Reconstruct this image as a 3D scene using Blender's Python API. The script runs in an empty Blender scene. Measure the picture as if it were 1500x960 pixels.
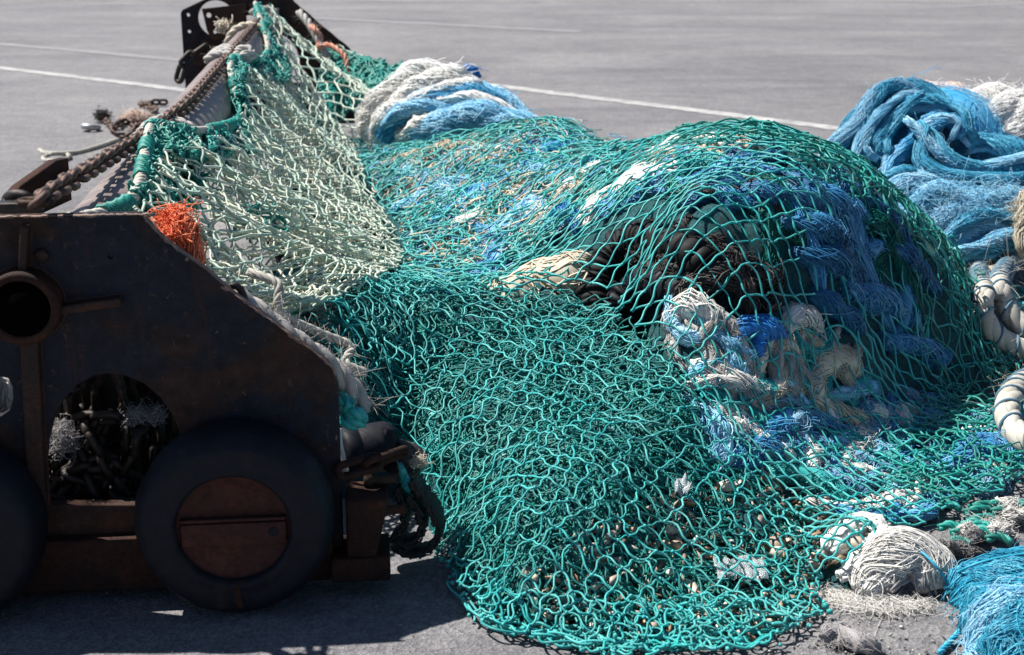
import bpy, bmesh, math, random
import numpy as np
from mathutils import Vector, Matrix, Euler

SC = bpy.context.scene
COL = SC.collection
rng = np.random.default_rng(7)
random.seed(7)

# ------------------------------------------------------------------ camera
CH, PITCH, F, CX, CY = 1.6, math.radians(16.8), 2083.0, 750.0, 480.0
FWD = np.array([0, math.cos(PITCH), -math.sin(PITCH)])
UPV = np.array([0, math.sin(PITCH), math.cos(PITCH)])
RGT = np.array([1.0, 0, 0])
CAM = np.array([0, 0, CH])

def ray(px, py):
    return RGT * ((px - CX) / F) + UPV * ((CY - py) / F) + FWD

def at(px, py, z=0.0):
    d = ray(px, py)
    return CAM + d * ((z - CH) / d[2])

def at_y(px, py, y):
    d = ray(px, py)
    return CAM + d * (y / d[1])

def project(p):
    q = np.asarray(p, float) - CAM
    zc = q @ FWD
    return np.stack([CX + F * (q @ RGT) / zc, CY - F * (q @ UPV) / zc], -1)

cam = bpy.data.cameras.new('camera')
co = bpy.data.objects.new('camera', cam)
COL.objects.link(co)
co.location = CAM
co.rotation_euler = (math.pi / 2 - PITCH, 0, 0)
cam.sensor_width = 36
cam.lens = 36 * F / 1500
cam.clip_end = 3000
cam.dof.use_dof = True
cam.dof.focus_distance = 4.0
cam.dof.aperture_fstop = 5.0
SC.camera = co

# ------------------------------------------------------------------ mesh helpers
ORG = {}

class Geo:
    """collects vertices and faces (triangles / quads / polygons)"""
    def __init__(self):
        self.v, self.q, self.t, self.n = [], [], [], 0
    def add(self, v, quads=None, tris=None):
        v = np.asarray(v, float).reshape(-1, 3)
        if quads is not None and len(quads):
            self.q.append(np.asarray(quads, np.int64).reshape(-1, 4) + self.n)
        if tris is not None and len(tris):
            self.t.append(np.asarray(tris, np.int64).reshape(-1, 3) + self.n)
        self.v.append(v)
        self.n += len(v)
        return self
    def merge(self, o):
        for q in o.q: self.q.append(q + self.n)
        for t in o.t: self.t.append(t + self.n)
        self.v += o.v
        self.n += o.n
        return self
    def arr(self):
        v = np.concatenate(self.v)
        q = np.concatenate(self.q) if self.q else np.zeros((0, 4), np.int64)
        t = np.concatenate(self.t) if self.t else np.zeros((0, 3), np.int64)
        return v, q, t

def mesh_from(name, geo, smooth=True):
    v, q, t = geo.arr()
    me = bpy.data.meshes.new(name)
    me.vertices.add(len(v))
    me.vertices.foreach_set('co', v.astype(np.float32).ravel())
    nl = len(q) * 4 + len(t) * 3
    me.loops.add(nl)
    me.loops.foreach_set('vertex_index', np.concatenate([q.ravel(), t.ravel()]).astype(np.int32))
    me.polygons.add(len(q) + len(t))
    tot = np.concatenate([np.full(len(q), 4), np.full(len(t), 3)]).astype(np.int32)
    me.polygons.foreach_set('loop_start', np.concatenate([[0], np.cumsum(tot)[:-1]]).astype(np.int32))
    me.update(calc_edges=True)
    if smooth:
        me.polygons.foreach_set('use_smooth', np.ones(len(tot), bool))
    me.update()
    return me

def tag(o, label=None, cat=None, group=None, kind=None):
    if label: o['label'] = label
    if cat: o['category'] = cat
    if group: o['group'] = group
    if kind: o['kind'] = kind
    return o

def build(name, geo, mat, parent=None, smooth=True, origin=None, base=True):
    """one mesh object from world-space geometry; a child is stored relative to its thing"""
    v, q, t = geo.arr()
    if parent is not None:
        org = ORG[parent.name]
    elif origin is not None:
        org = np.asarray(origin, float)
    else:
        org = np.array([(v[:, 0].min() + v[:, 0].max()) / 2, (v[:, 1].min() + v[:, 1].max()) / 2, v[:, 2].min()])
    g = Geo()
    g.v, g.q, g.t, g.n = [v - org], [q], [t], len(v)
    me = mesh_from(name, g, smooth)
    o = bpy.data.objects.new(name, me)
    COL.objects.link(o)
    if parent is not None:
        o.parent = parent
    else:
        o.location = org
    ORG[o.name] = org
    for m in (mat if isinstance(mat, (list, tuple)) else [mat]):
        me.materials.append(m)
    return o

def thing(name, loc, label, cat, group=None):
    o = bpy.data.objects.new(name, None)
    o.empty_display_size = .1
    COL.objects.link(o)
    o.location = loc
    ORG[o.name] = np.asarray(loc, float)
    return tag(o, label, cat, group)

def tubes(P, r, k=5, closed=False, caps=True):
    """P (N,M,3) poly-lines -> Geo of N tubes; r scalar, (N,), (M,) or (N,M)"""
    P = np.asarray(P, float)
    if P.ndim == 2: P = P[None]
    N, M, _ = P.shape
    r = np.asarray(r, float)
    if r.ndim == 1 and len(r) == N and N != M: r = r[:, None]
    r = np.broadcast_to(r, (N, M))
    if closed:
        T = np.roll(P, -1, 1) - np.roll(P, 1, 1)
    else:
        T = np.gradient(P, axis=1)
    T = T / (np.linalg.norm(T, axis=2, keepdims=True) + 1e-12)
    mean = np.abs(T).mean(1)
    ref = np.zeros((N, 3))
    ref[np.arange(N), mean.argmin(1)] = 1.0
    A = np.cross(T, ref[:, None, :])
    ln = np.linalg.norm(A, axis=2, keepdims=True)
    A = A / (ln + 1e-9)
    B = np.cross(T, A)
    ang = np.arange(k) * 2 * math.pi / k
    V = P[:, :, None, :] + r[:, :, None, None] * (np.cos(ang)[None, None, :, None] * A[:, :, None, :] + np.sin(ang)[None, None, :, None] * B[:, :, None, :])
    idx = np.arange(N * M * k).reshape(N, M, k)
    if closed:
        a = idx; b = np.roll(idx, -1, 1)
    else:
        a = idx[:, :-1]; b = idx[:, 1:]
    q = np.stack([a, np.roll(a, -1, 2), np.roll(b, -1, 2), b], -1).reshape(-1, 4)
    g = Geo()
    tri = []
    if caps and not closed and k >= 3:
        for j in range(1, k - 1):
            tri.append(np.stack([idx[:, 0, 0], idx[:, 0, j + 1], idx[:, 0, j]], -1))
            tri.append(np.stack([idx[:, -1, 0], idx[:, -1, j], idx[:, -1, j + 1]], -1))
        tri = np.concatenate(tri)
    g.add(V.reshape(-1, 3), q, tri if len(tri) else None)
    return g

def spline(pts, n, closed=False):
    """Catmull-Rom through pts, n samples at even arc length"""
    p = np.asarray(pts, float)
    if closed:
        p = np.concatenate([p[-1:], p, p[:2]])
    else:
        p = np.concatenate([2 * p[:1] - p[1:2], p, 2 * p[-1:] - p[-2:-1]])
    out = []
    for i in range(1, len(p) - 2):
        t = np.linspace(0, 1, 24, endpoint=False)[:, None]
        a, b, c, d = p[i - 1], p[i], p[i + 1], p[i + 2]
        out.append(.5 * ((2 * b) + (c - a) * t + (2 * a - 5 * b + 4 * c - d) * t ** 2 + (-a + 3 * b - 3 * c + d) * t ** 3))
    out.append(p[-2:-1])
    o = np.concatenate(out)
    s = np.concatenate([[0], np.cumsum(np.linalg.norm(np.diff(o, axis=0), axis=1))])
    u = np.linspace(0, s[-1], n, endpoint=not closed)
    return np.stack([np.interp(u, s, o[:, i]) for i in range(o.shape[1])], -1)

def arclen(p):
    return np.linalg.norm(np.diff(p, axis=0), axis=1).sum()

def frame(p, closed=False):
    T = (np.roll(p, -1, 0) - np.roll(p, 1, 0)) if closed else np.gradient(p, axis=0)
    T /= np.linalg.norm(T, axis=1, keepdims=True) + 1e-12
    A = np.zeros_like(T)
    a = np.cross(T[0], [0.31, 0.2, 0.93]); a /= np.linalg.norm(a)
    for i in range(len(T)):
        a = a - T[i] * (a @ T[i]); a /= np.linalg.norm(a) + 1e-12
        A[i] = a
    return T, A, np.cross(T, A)

def rope(pts, R, strands=3, pitch=None, per=10, k=7, fray=0, closed=False, raw=False, off=.52, sr=.56):
    """laid rope: strands twisted round the path"""
    L = arclen(np.asarray(pts))
    pitch = pitch or R * 7
    n = max(8, int(L * 1.1 / pitch * per))
    p = pts if raw else spline(pts, n, closed)
    n = len(p)
    T, A, B = frame(p, closed)
    s = np.concatenate([[0], np.cumsum(np.linalg.norm(np.diff(p, axis=0), axis=1))])
    P = []
    for j in range(strands):
        th = s / pitch * 2 * math.pi + j * 2 * math.pi / strands
        P.append(p + R * off * (np.cos(th)[:, None] * A + np.sin(th)[:, None] * B))
    g = tubes(np.array(P), R * sr, k)
    if fray:
        m = int(fray)
        i = rng.integers(0, n, m)
        a = rng.uniform(0, 2 * math.pi, m)
        dirn = np.cos(a)[:, None] * A[i] + np.sin(a)[:, None] * B[i]
        st = p[i] + dirn * R * .8
        ln = rng.uniform(.3, 1.3, m)[:, None, None] * R
        t = np.linspace(0, 1, 6)[None, :, None]
        bend = rng.normal(0, .9, (m, 1, 3))
        fp = st[:, None] + (dirn[:, None] * t + T[i][:, None] * t * rng.normal(0, .8, (m, 1, 1)) + bend * t ** 2) * ln
        g.merge(tubes(fp, R * .008 + .0003, 3))
    return g

def hank(path, R, n, r=.0012, M=None, twist=.6, wob=.35, loose=0, cross=.3, core=.76, flat=.75, k=3, prof=None, raw=False):
    """bundle of filaments that runs along a path: R radius, n filaments of radius r"""
    L = arclen(np.asarray(path))
    M = M or max(8, int(L / .035))
    p = np.asarray(path) if raw else spline(path, M)
    M = len(p)
    T, A, B = frame(p)
    u = np.linspace(0, 1, M)
    if prof is None:
        pr = .36 + .64 * np.sin(np.pi * np.clip(u * .96 + .02, 0, 1)) ** .6
    else:
        pr = np.interp(u, np.linspace(0, 1, len(prof)), prof)
    pr = pr * (1 + .13 * np.sin(u * 9 + rng.uniform(0, 6)) + .1 * np.sin(u * 17 + rng.uniform(0, 6)))
    ph = rng.uniform(0, 2 * math.pi, n)
    rad = np.sqrt(rng.uniform(.25, 1, n))
    # locks: filaments cluster
    nl = max(4, n // 14)
    lock = rng.integers(0, nl, n)
    lph = rng.uniform(0, 2 * math.pi, nl)
    ph = lph[lock] + rng.normal(0, .22, n)
    tw = twist * rng.normal(1, .35, n)
    cr = rng.random(n) < cross
    tw = np.where(cr, rng.choice([-1, 1], n) * rng.uniform(1.0, 3.2, n) * np.clip(L / (R * 8), .4, 2), tw)
    lw = rng.normal(0, 1, (nl, 3)); lf = rng.uniform(3, 9, (nl, 2))
    th = ph[:, None] + tw[:, None] * 2 * math.pi * u[None] + .35 * np.sin(lf[lock, 0][:, None] * u[None] + lw[lock, 0][:, None] * 3) + .08 * rng.normal(0, 1, (n, 1)) * np.sin(11 * u[None] + ph[:, None])
    rr = R * pr[None] * (rad[:, None] + wob * .5 * np.sin(lf[lock, 1][:, None] * u[None] + lw[lock, 1][:, None] * 4) + .05 * np.sin(23 * u[None] + 5 * ph[:, None]))
    P = p[None] + rr[:, :, None] * (np.cos(th)[:, :, None] * A[None] + flat * np.sin(th)[:, :, None] * B[None])
    g = tubes(P, r, k)
    g.merge(tubes(p, R * core * pr * np.clip(np.sin(np.pi * u) * 3.5, .12, 1), 12))
    if loose:
        i = rng.integers(0, n, loose); j = rng.integers(0, M, loose)
        st = P[i, j]
        dr = st - p[j]; dr /= np.linalg.norm(dr, axis=1, keepdims=True) + 1e-9
        t = np.linspace(0, 1, 7)[None, :, None]
        ln = rng.uniform(.35, 1.1, (loose, 1, 1)) * R
        sg = np.where(rng.random((loose, 1, 1)) < .5, -1, 1)
        fp = st[:, None] + T[j][:, None] * sg * t * ln + dr[:, None] * np.sin(t * 2.6) * ln * rng.uniform(.05, .45, (loose, 1, 1)) + rng.normal(0, .2, (loose, 1, 3)) * t ** 2 * ln
        g.merge(tubes(fp, r * .8, 3))
    return g

def fuzz(center, ext, n, L, r, k=3, flatten=.7):
    """loose tangle of short curved filaments inside an ellipsoid"""
    c = np.asarray(center, float)
    d = rng.normal(0, 1, (n, 3)); d /= np.linalg.norm(d, axis=1, keepdims=True)
    d *= rng.uniform(.2, 1, (n, 1)) ** .5
    st = c + d * np.asarray(ext)
    t = np.linspace(0, 1, 14)[None, :, None]
    a = rng.normal(0, 1, (n, 1, 3)); b = rng.normal(0, 1, (n, 1, 3)); e = rng.normal(0, 1, (n, 1, 3))
    for w in (a, b, e): w[..., 2] *= flatten
    P = st[:, None] + L * rng.uniform(.5, 1.2, (n, 1, 1)) * (a * (t - .5) * .42 + b * np.sin(t * 5 + 6 * e[..., :1]) * .17 + e * np.cos(t * 8 + 5 * a[..., :1]) * .11)
    P[..., 2] = np.maximum(P[..., 2], .004)
    return tubes(P, r, k)

def lathe(prof, axis_o, axis_d, seg=64, closed_prof=False):
    """prof list of (radius, along axis)"""
    d = np.asarray(axis_d, float); d /= np.linalg.norm(d)
    a = np.cross(d, [0, 0, 1.0]); a /= np.linalg.norm(a); b = np.cross(a, d)
    pr = np.asarray(prof, float)
    th = np.arange(seg) * 2 * math.pi / seg
    V = np.asarray(axis_o)[None, None] + pr[:, None, 1:2] * d + pr[:, None, 0:1] * (np.cos(th)[None, :, None] * a + np.sin(th)[None, :, None] * b)
    m = len(pr)
    idx = np.arange(m * seg).reshape(m, seg)
    if closed_prof:
        A_, B_ = idx, np.roll(idx, -1, 0)
    else:
        A_, B_ = idx[:-1], idx[1:]
    q = np.stack([A_, np.roll(A_, -1, 1), np.roll(B_, -1, 1), B_], -1).reshape(-1, 4)
    g = Geo(); g.add(V.reshape(-1, 3), q)
    tri = []
    if not closed_prof:
        for row, fl in ((idx[0], 1), (idx[-1], 0)):
            if pr[0 if fl else -1, 0] > 1e-6:
                for j in range(1, seg - 1):
                    tri.append((row[0], row[j + 1], row[j]) if fl else (row[0], row[j], row[j + 1]))
    if tri: g.t.append(np.array(tri))
    return g

def bm_geo(bm):
    bm.verts.index_update()
    bmesh.ops.triangulate(bm, faces=[f for f in bm.faces if len(f.verts) > 4])
    bm.verts.index_update()
    g = Geo()
    v = np.array([x.co[:] for x in bm.verts])
    q = [[x.index for x in f.verts] for f in bm.faces if len(f.verts) == 4]
    t = [[x.index for x in f.verts] for f in bm.faces if len(f.verts) == 3]
    g.add(v, q, t)
    bm.free()
    return g

def box(o, ax, ay, az, bev=.006, seg=2):
    """bevelled box: o corner centre, half-axis vectors"""
    bm = bmesh.new()
    bmesh.ops.create_cube(bm, size=2)
    M = Matrix([[ax[i], ay[i], az[i]] for i in range(3)]).to_4x4()
    M.translation = Vector(o)
    bmesh.ops.transform(bm, matrix=M, verts=bm.verts)
    bmesh.ops.recalc_face_normals(bm, faces=bm.faces)
    if bev:
        bmesh.ops.bevel(bm, geom=bm.edges[:], offset=bev, segments=seg, affect='EDGES', profile=.6)
    return bm_geo(bm)

def extrude_poly(outer, holes, O, U, W, depth, bev=.004):
    """flat plate with holes: 2-D outlines placed on origin O with axes U, W, thickened along U x W"""
    cu = bpy.data.curves.new('tmp', 'CURVE')
    cu.dimensions = '2D'; cu.fill_mode = 'BOTH'
    cu.extrude = depth / 2; cu.bevel_depth = bev; cu.bevel_resolution = 1
    for pl in [outer] + list(holes):
        s = cu.splines.new('POLY'); s.use_cyclic_u = True
        s.points.add(len(pl) - 1)
        for p, c in zip(s.points, pl): p.co = (c[0], c[1], 0, 1)
    ob = bpy.data.objects.new('tmp', cu)
    COL.objects.link(ob)
    dg = bpy.context.evaluated_depsgraph_get()
    me = bpy.data.meshes.new_from_object(ob.evaluated_get(dg))
    bpy.data.objects.remove(ob); 
    bm = bmesh.new(); bm.from_mesh(me)
    N = np.cross(U, W)
    M = Matrix([[U[i], W[i], N[i]] for i in range(3)]).to_4x4(); M.translation = Vector(O)
    bmesh.ops.transform(bm, matrix=M, verts=bm.verts)
    bpy.data.meshes.remove(me)
    return bm_geo(bm)

_ico = None
def blobs(C, r):
    """small round knots at C"""
    global _ico
    if _ico is None:
        bm = bmesh.new(); bmesh.ops.create_icosphere(bm, subdivisions=1, radius=1)
        _ico = (np.array([v.co[:] for v in bm.verts]), np.array([[v.index for v in f.verts] for f in bm.faces])); bm.free()
    V, Fc = _ico
    C = np.asarray(C); n = len(C)
    r = np.broadcast_to(np.asarray(r, float), (n,))
    sq = rng.uniform(.75, 1.25, (n, 1, 3))
    vv = C[:, None] + V[None] * sq * r[:, None, None]
    ff = Fc[None] + (np.arange(n) * len(V))[:, None, None]
    return Geo().add(vv.reshape(-1, 3), None, ff.reshape(-1, 3))

def vnoise(x, y, f=1.0, seed=0):
    """smooth pseudo noise from a few sines, about -1..1"""
    s = seed * 1.7
    x = np.asarray(x) * f; y = np.asarray(y) * f
    return (np.sin(1.0 * x + 1.9 * y + s) + np.sin(-1.7 * x + 1.1 * y + 2.3 * s + 1) + np.sin(2.3 * x + .4 * y + 3.1 * s + 2.2) + np.sin(.3 * x - 2.6 * y + 1.3 * s + 4)) / 2.6

def in_poly(p, poly):
    x, y = p[..., 0], p[..., 1]
    inside = np.zeros(x.shape, bool)
    pl = np.asarray(poly, float); j = len(pl) - 1
    for i in range(len(pl)):
        xi, yi = pl[i]; xj, yj = pl[j]
        c = ((yi > y) != (yj > y)) & (x < (xj - xi) * (y - yi) / (yj - yi + 1e-12) + xi)
        inside ^= c
        j = i
    return inside

# ------------------------------------------------------------------ materials
def new_mat(name):
    m = bpy.data.materials.new(name); m.use_nodes = True
    nt = m.node_tree
    return m, nt, nt.nodes['Principled BSDF']

def nd(nt, typ, **kw):
    n = nt.nodes.new(typ)
    for k_, v_ in kw.items(): setattr(n, k_, v_)
    return n

def ramp(nt, fac, stops):
    r = nd(nt, 'ShaderNodeValToRGB')
    el = r.color_ramp.elements
    el[0].position, el[0].color = stops[0][0], (*stops[0][1], 1)
    el[1].position, el[1].color = stops[-1][0], (*stops[-1][1], 1)
    for p, c in stops[1:-1]:
        e = el.new(p); e.color = (*c, 1)
    nt.links.new(fac, r.inputs['Fac'])
    return r.outputs['Color']

def noise(nt, scale, detail=4, rough=.6, vec=None, dist=0):
    n = nd(nt, 'ShaderNodeTexNoise')
    n.inputs['Scale'].default_value = scale; n.inputs['Detail'].default_value = detail
    n.inputs['Roughness'].default_value = rough; n.inputs['Distortion'].default_value = dist
    if vec is not None: nt.links.new(vec, n.inputs['Vector'])
    return n.outputs['Fac']

def objco(nt):
    return nd(nt, 'ShaderNodeTexCoord').outputs['Object']

def mixc(nt, fac, a, b, mode='MIX'):
    m = nd(nt, 'ShaderNodeMix', data_type='RGBA', blend_type=mode)
    for s, v in ((m.inputs[0], fac), (m.inputs[6], a), (m.inputs[7], b)):
        if hasattr(v, 'is_linked'): nt.links.new(v, s)
        elif isinstance(v, (int, float)): s.default_value = v
        else: s.default_value = (*v, 1)
    return m.outputs[2]

def bump(nt, bs, h, strength=.3, dist=.01):
    b = nd(nt, 'ShaderNodeBump'); b.inputs['Strength'].default_value = strength; b.inputs['Distance'].default_value = dist
    nt.links.new(h, b.inputs['Height']); nt.links.new(b.outputs['Normal'], bs.inputs['Normal'])

def twine(name, cols, rough=.55, trans=.0, dirt=None, fine=900, scale=6, spec=.4):
    """twine: a colour per strand, weathered patches, laid-fibre bump"""
    m, nt, bs = new_mat(name)
    rnd = nd(nt, 'ShaderNodeNewGeometry').outputs['Random Per Island']
    st = [(i / max(1, len(cols) - 1), c) for i, c in enumerate(cols)]
    c = ramp(nt, rnd, st)
    oc = objco(nt)
    nz = noise(nt, scale, 4, .65, oc)
    if dirt is not None:
        f = ramp(nt, nz, [(.42, (0, 0, 0)), (.72, (1, 1, 1))])
        mm = nd(nt, 'ShaderNodeMath', operation='MULTIPLY'); mm.inputs[1].default_value = dirt[1]
        nt.links.new(f, mm.inputs[0])
        c = mixc(nt, mm.outputs[0], c, dirt[0])
    nt.links.new(c, bs.inputs['Base Color'])
    bs.inputs['Roughness'].default_value = rough
    bs.inputs['Specular IOR Level'].default_value = spec
    bump(nt, bs, noise(nt, fine, 2, .6, oc), .5, .001)
    return m

def steel(name, cols, rough=(.55, .85), scale=5, metal=.0, bumps=.35, vec_scale=None, spec=.5, chips=False):
    m, nt, bs = new_mat(name)
    bs.inputs['Specular IOR Level'].default_value = spec
    oc = objco(nt)
    if vec_scale:
        mp = nd(nt, 'ShaderNodeMapping'); mp.inputs['Scale'].default_value = vec_scale
        nt.links.new(oc, mp.inputs['Vector']); oc = mp.outputs[0]
    n1 = noise(nt, scale, 8, .68, oc, .4)
    n2 = noise(nt, scale * 9, 4, .7, oc)
    c = ramp(nt, n1, cols)
    sp = ramp(nt, n2, [(.3, (.55, .55, .55)), (.7, (1.25, 1.2, 1.15))])
    c = mixc(nt, 1.0, c, sp, 'MULTIPLY')
    nt.links.new(c, bs.inputs['Base Color'])
    r = ramp(nt, n1, [(.3, (rough[0],) * 3), (.7, (rough[1],) * 3)])
    nt.links.new(r, bs.inputs['Roughness'])
    bs.inputs['Metallic'].default_value = metal
    if chips:
        ch = ramp(nt, noise(nt, scale * 14, 7, .78, oc, .8), [(.6, (0, 0, 0)), (.66, (1, 1, 1))])
        mp2 = nd(nt, 'ShaderNodeMapping'); mp2.inputs['Scale'].default_value = (9, 9, 1.1)
        nt.links.new(oc, mp2.inputs['Vector'])
        rn_ = ramp(nt, noise(nt, 3.5, 6, .7, mp2.outputs[0], .3), [(.56, (0, 0, 0)), (.74, (1, 1, 1))])
        c = mixc(nt, rn_, c, (.045, .019, .012))
        c = mixc(nt, ch, c, (.1, .06, .045))
        nt.links.new(c, bs.inputs['Base Color'])
    bump(nt, bs, noise(nt, scale * 22, 5, .7, oc), bumps, .004)
    return m

M = {}
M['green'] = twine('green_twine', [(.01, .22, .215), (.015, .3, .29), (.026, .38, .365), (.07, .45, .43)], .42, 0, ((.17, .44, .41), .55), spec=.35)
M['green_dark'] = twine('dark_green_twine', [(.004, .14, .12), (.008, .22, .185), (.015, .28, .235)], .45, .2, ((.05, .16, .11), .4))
M['green_blue'] = twine('ridge_green_twine', [(.012, .24, .225), (.02, .34, .32), (.08, .44, .41), (.03, .34, .37)], .45, .25, ((.2, .34, .28), .5))
M['pale'] = twine('bleached_green_twine', [(.24, .38, .31), (.37, .5, .42), (.5, .57, .48), (.5, .52, .41)], .6, .22, ((.48, .48, .38), .5))
M['blue'] = twine('blue_filament', [(.018, .21, .43), (.03, .3, .55), (.06, .39, .64), (.16, .5, .7)], .42, .34, ((.2, .48, .66), .5))
M['blue_light'] = twine('light_blue_filament', [(.09, .37, .6), (.16, .48, .7), (.28, .6, .78), (.45, .7, .82)], .45, .38, ((.5, .68, .78), .5))
M['blue_strong'] = twine('strong_blue_twine', [(.006, .1, .34), (.01, .15, .46), (.03, .22, .55)], .45, .15, ((.06, .24, .5), .4))
M['blue_mid'] = twine('mid_blue_filament', [(.012, .14, .33), (.024, .22, .46), (.06, .31, .55), (.2, .45, .65)], .45, .22, ((.16, .35, .48), .5))
M['blue_bright'] = twine('bright_blue_filament', [(.02, .22, .38), (.04, .32, .5), (.08, .42, .6), (.2, .54, .7)], .42, 0, ((.03, .2, .34), .45))
M['turquoise'] = twine('turquoise_blue_twine', [(.008, .2, .33), (.016, .29, .45), (.035, .37, .53), (.1, .47, .6)], .42, 0, ((.02, .16, .3), .4))
M['white'] = twine('white_filament', [(.6, .58, .54), (.68, .66, .62), (.74, .73, .7), (.66, .62, .56)], .6, .42, ((.6, .55, .47), .3))
M['cream'] = twine('cream_twine', [(.44, .38, .28), (.54, .47, .36), (.58, .53, .43)], .65, .12, ((.3, .24, .16), .5))
M['grey'] = twine('grey_fibre', [(.24, .23, .24), (.33, .31, .31), (.42, .4, .38)], .75, .1, ((.16, .14, .13), .5))
M['orange'] = twine('orange_twine', [(.72, .1, .03), (.85, .18, .06), (.9, .3, .15)], .6, .2, ((.8, .36, .2), .4))
M['pink'] = twine('faded_orange_rope', [(.5, .17, .1), (.58, .24, .15), (.6, .32, .23)], .7, .1, ((.45, .3, .24), .5))
M['peach'] = twine('peach_filament', [(.68, .45, .33), (.72, .55, .45), (.78, .7, .64)], .6, .4, ((.72, .64, .58), .6))
M['rope'] = twine('weathered_rope', [(.4, .38, .33), (.47, .45, .39), (.52, .5, .44)], .8, .05, ((.24, .215, .175), .65), 500, 9)
M['rope_grey'] = twine('grey_rope', [(.3, .29, .28), (.38, .36, .34), (.44, .42, .38)], .75, .05, ((.2, .18, .16), .6), 500, 14)
M['black_twine'] = twine('black_fibre', [(.012, .011, .012), (.025, .022, .022), (.05, .042, .04)], .6, 0, ((.06, .045, .035), .4))
M['tracer'] = twine('blue_marker_twine', [(.05, .13, .19), (.08, .17, .24)], .6, 0)
M['canvas'] = None

M['plate'] = steel('trawl_head_painted_rusty_steel', [(.30, (.013, .017, .03)), (.44, (.017, .0185, .026)), (.5, (.034, .0215, .0185)), (.62, (.055, .029, .021)), (.78, (.09, .038, .021))], (.5, .85), 3.2, spec=.16, chips=True, bumps=.6)
M['rust'] = steel('rusty_steel', [(.3, (.014, .008, .007)), (.5, (.034, .0145, .01)), (.7, (.075, .03, .016))], (.7, .9), 9, spec=.2)
M['rust_dark'] = steel('dark_rusty_steel', [(.3, (.022, .015, .013)), (.55, (.05, .027, .02)), (.75, (.1, .045, .026))], (.5, .8), 12, .1, spec=.2)
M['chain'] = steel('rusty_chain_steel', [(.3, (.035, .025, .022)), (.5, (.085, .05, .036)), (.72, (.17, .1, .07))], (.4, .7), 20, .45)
M['chain_dark'] = steel('dark_chain_steel', [(.3, (.014, .012, .012)), (.55, (.035, .026, .022)), (.75, (.09, .06, .045))], (.3, .6), 20, .5)  # darker steel for some chains and fittings
M['hub'] = steel('red_primer_hub', [(.3, (.035, .014, .012)), (.55, (.065, .023, .018)), (.75, (.11, .042, .026))], (.6, .85), 6, spec=.2)
M['pipe'] = steel('worn_steel_pipe', [(.3, (.13, .095, .085)), (.5, (.21, .17, .155)), (.7, (.25, .22, .21))], (.42, .62), 2.2, .35, .12)
M['rubber'] = steel('worn_black_rubber', [(.3, (.006, .0075, .0135)), (.52, (.0085, .0095, .0155)), (.64, (.02, .017, .017)), (.78, (.05, .045, .045))], (.5, .75), 4, 0, .2, spec=.2)
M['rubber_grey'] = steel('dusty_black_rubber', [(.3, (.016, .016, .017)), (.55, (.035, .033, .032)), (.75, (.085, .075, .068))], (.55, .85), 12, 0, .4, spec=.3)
M['galv'] = steel('galvanised_steel', [(.3, (.35, .35, .36)), (.6, (.5, .5, .5)), (.75, (.6, .6, .6))], (.3, .5), 14, .6, .1)
M['edge'] = steel('scuffed_bare_edge', [(.3, (.1, .05, .035)), (.55, (.22, .15, .12)), (.75, (.3, .22, .18))], (.4, .7), 25, .3)

M['bore'] = steel('bore_shade', [(.3, (.001, .001, .0012)), (.7, (.003, .0025, .0025))], (.9, 1), 6, spec=.02)  # near-black colour stands in for the darkness inside the socket
M['blue_shaded'] = twine('shaded_blue_twine', [(.008, .07, .17), (.014, .11, .25), (.025, .17, .33), (.06, .24, .4)], .5, 0, ((.05, .2, .3), .4))  # darkened blue: the shade of the heap's flank is put into the colour
M['green_under'] = twine('darker_green_twine', [(.006, .12, .115), (.01, .17, .16), (.016, .22, .21)], .5, 0, ((.06, .22, .2), .4), spec=.3)  # darker copy of the green, sets the lower layers back by colour
M['white_bright'] = twine('brightened_white_filament', [(.76, .74, .7), (.82, .81, .78), (.86, .86, .84)], .55, 0, ((.74, .7, .64), .3))  # brighter copy of the white, makes up for shade on the far heaps
# ------------------------------------------------------------------ ground and road paint
LDIR = at(1220, 188) - at(0, 100); LDIR /= np.linalg.norm(LDIR)
LROT = math.atan2(LDIR[1], LDIR[0])

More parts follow.
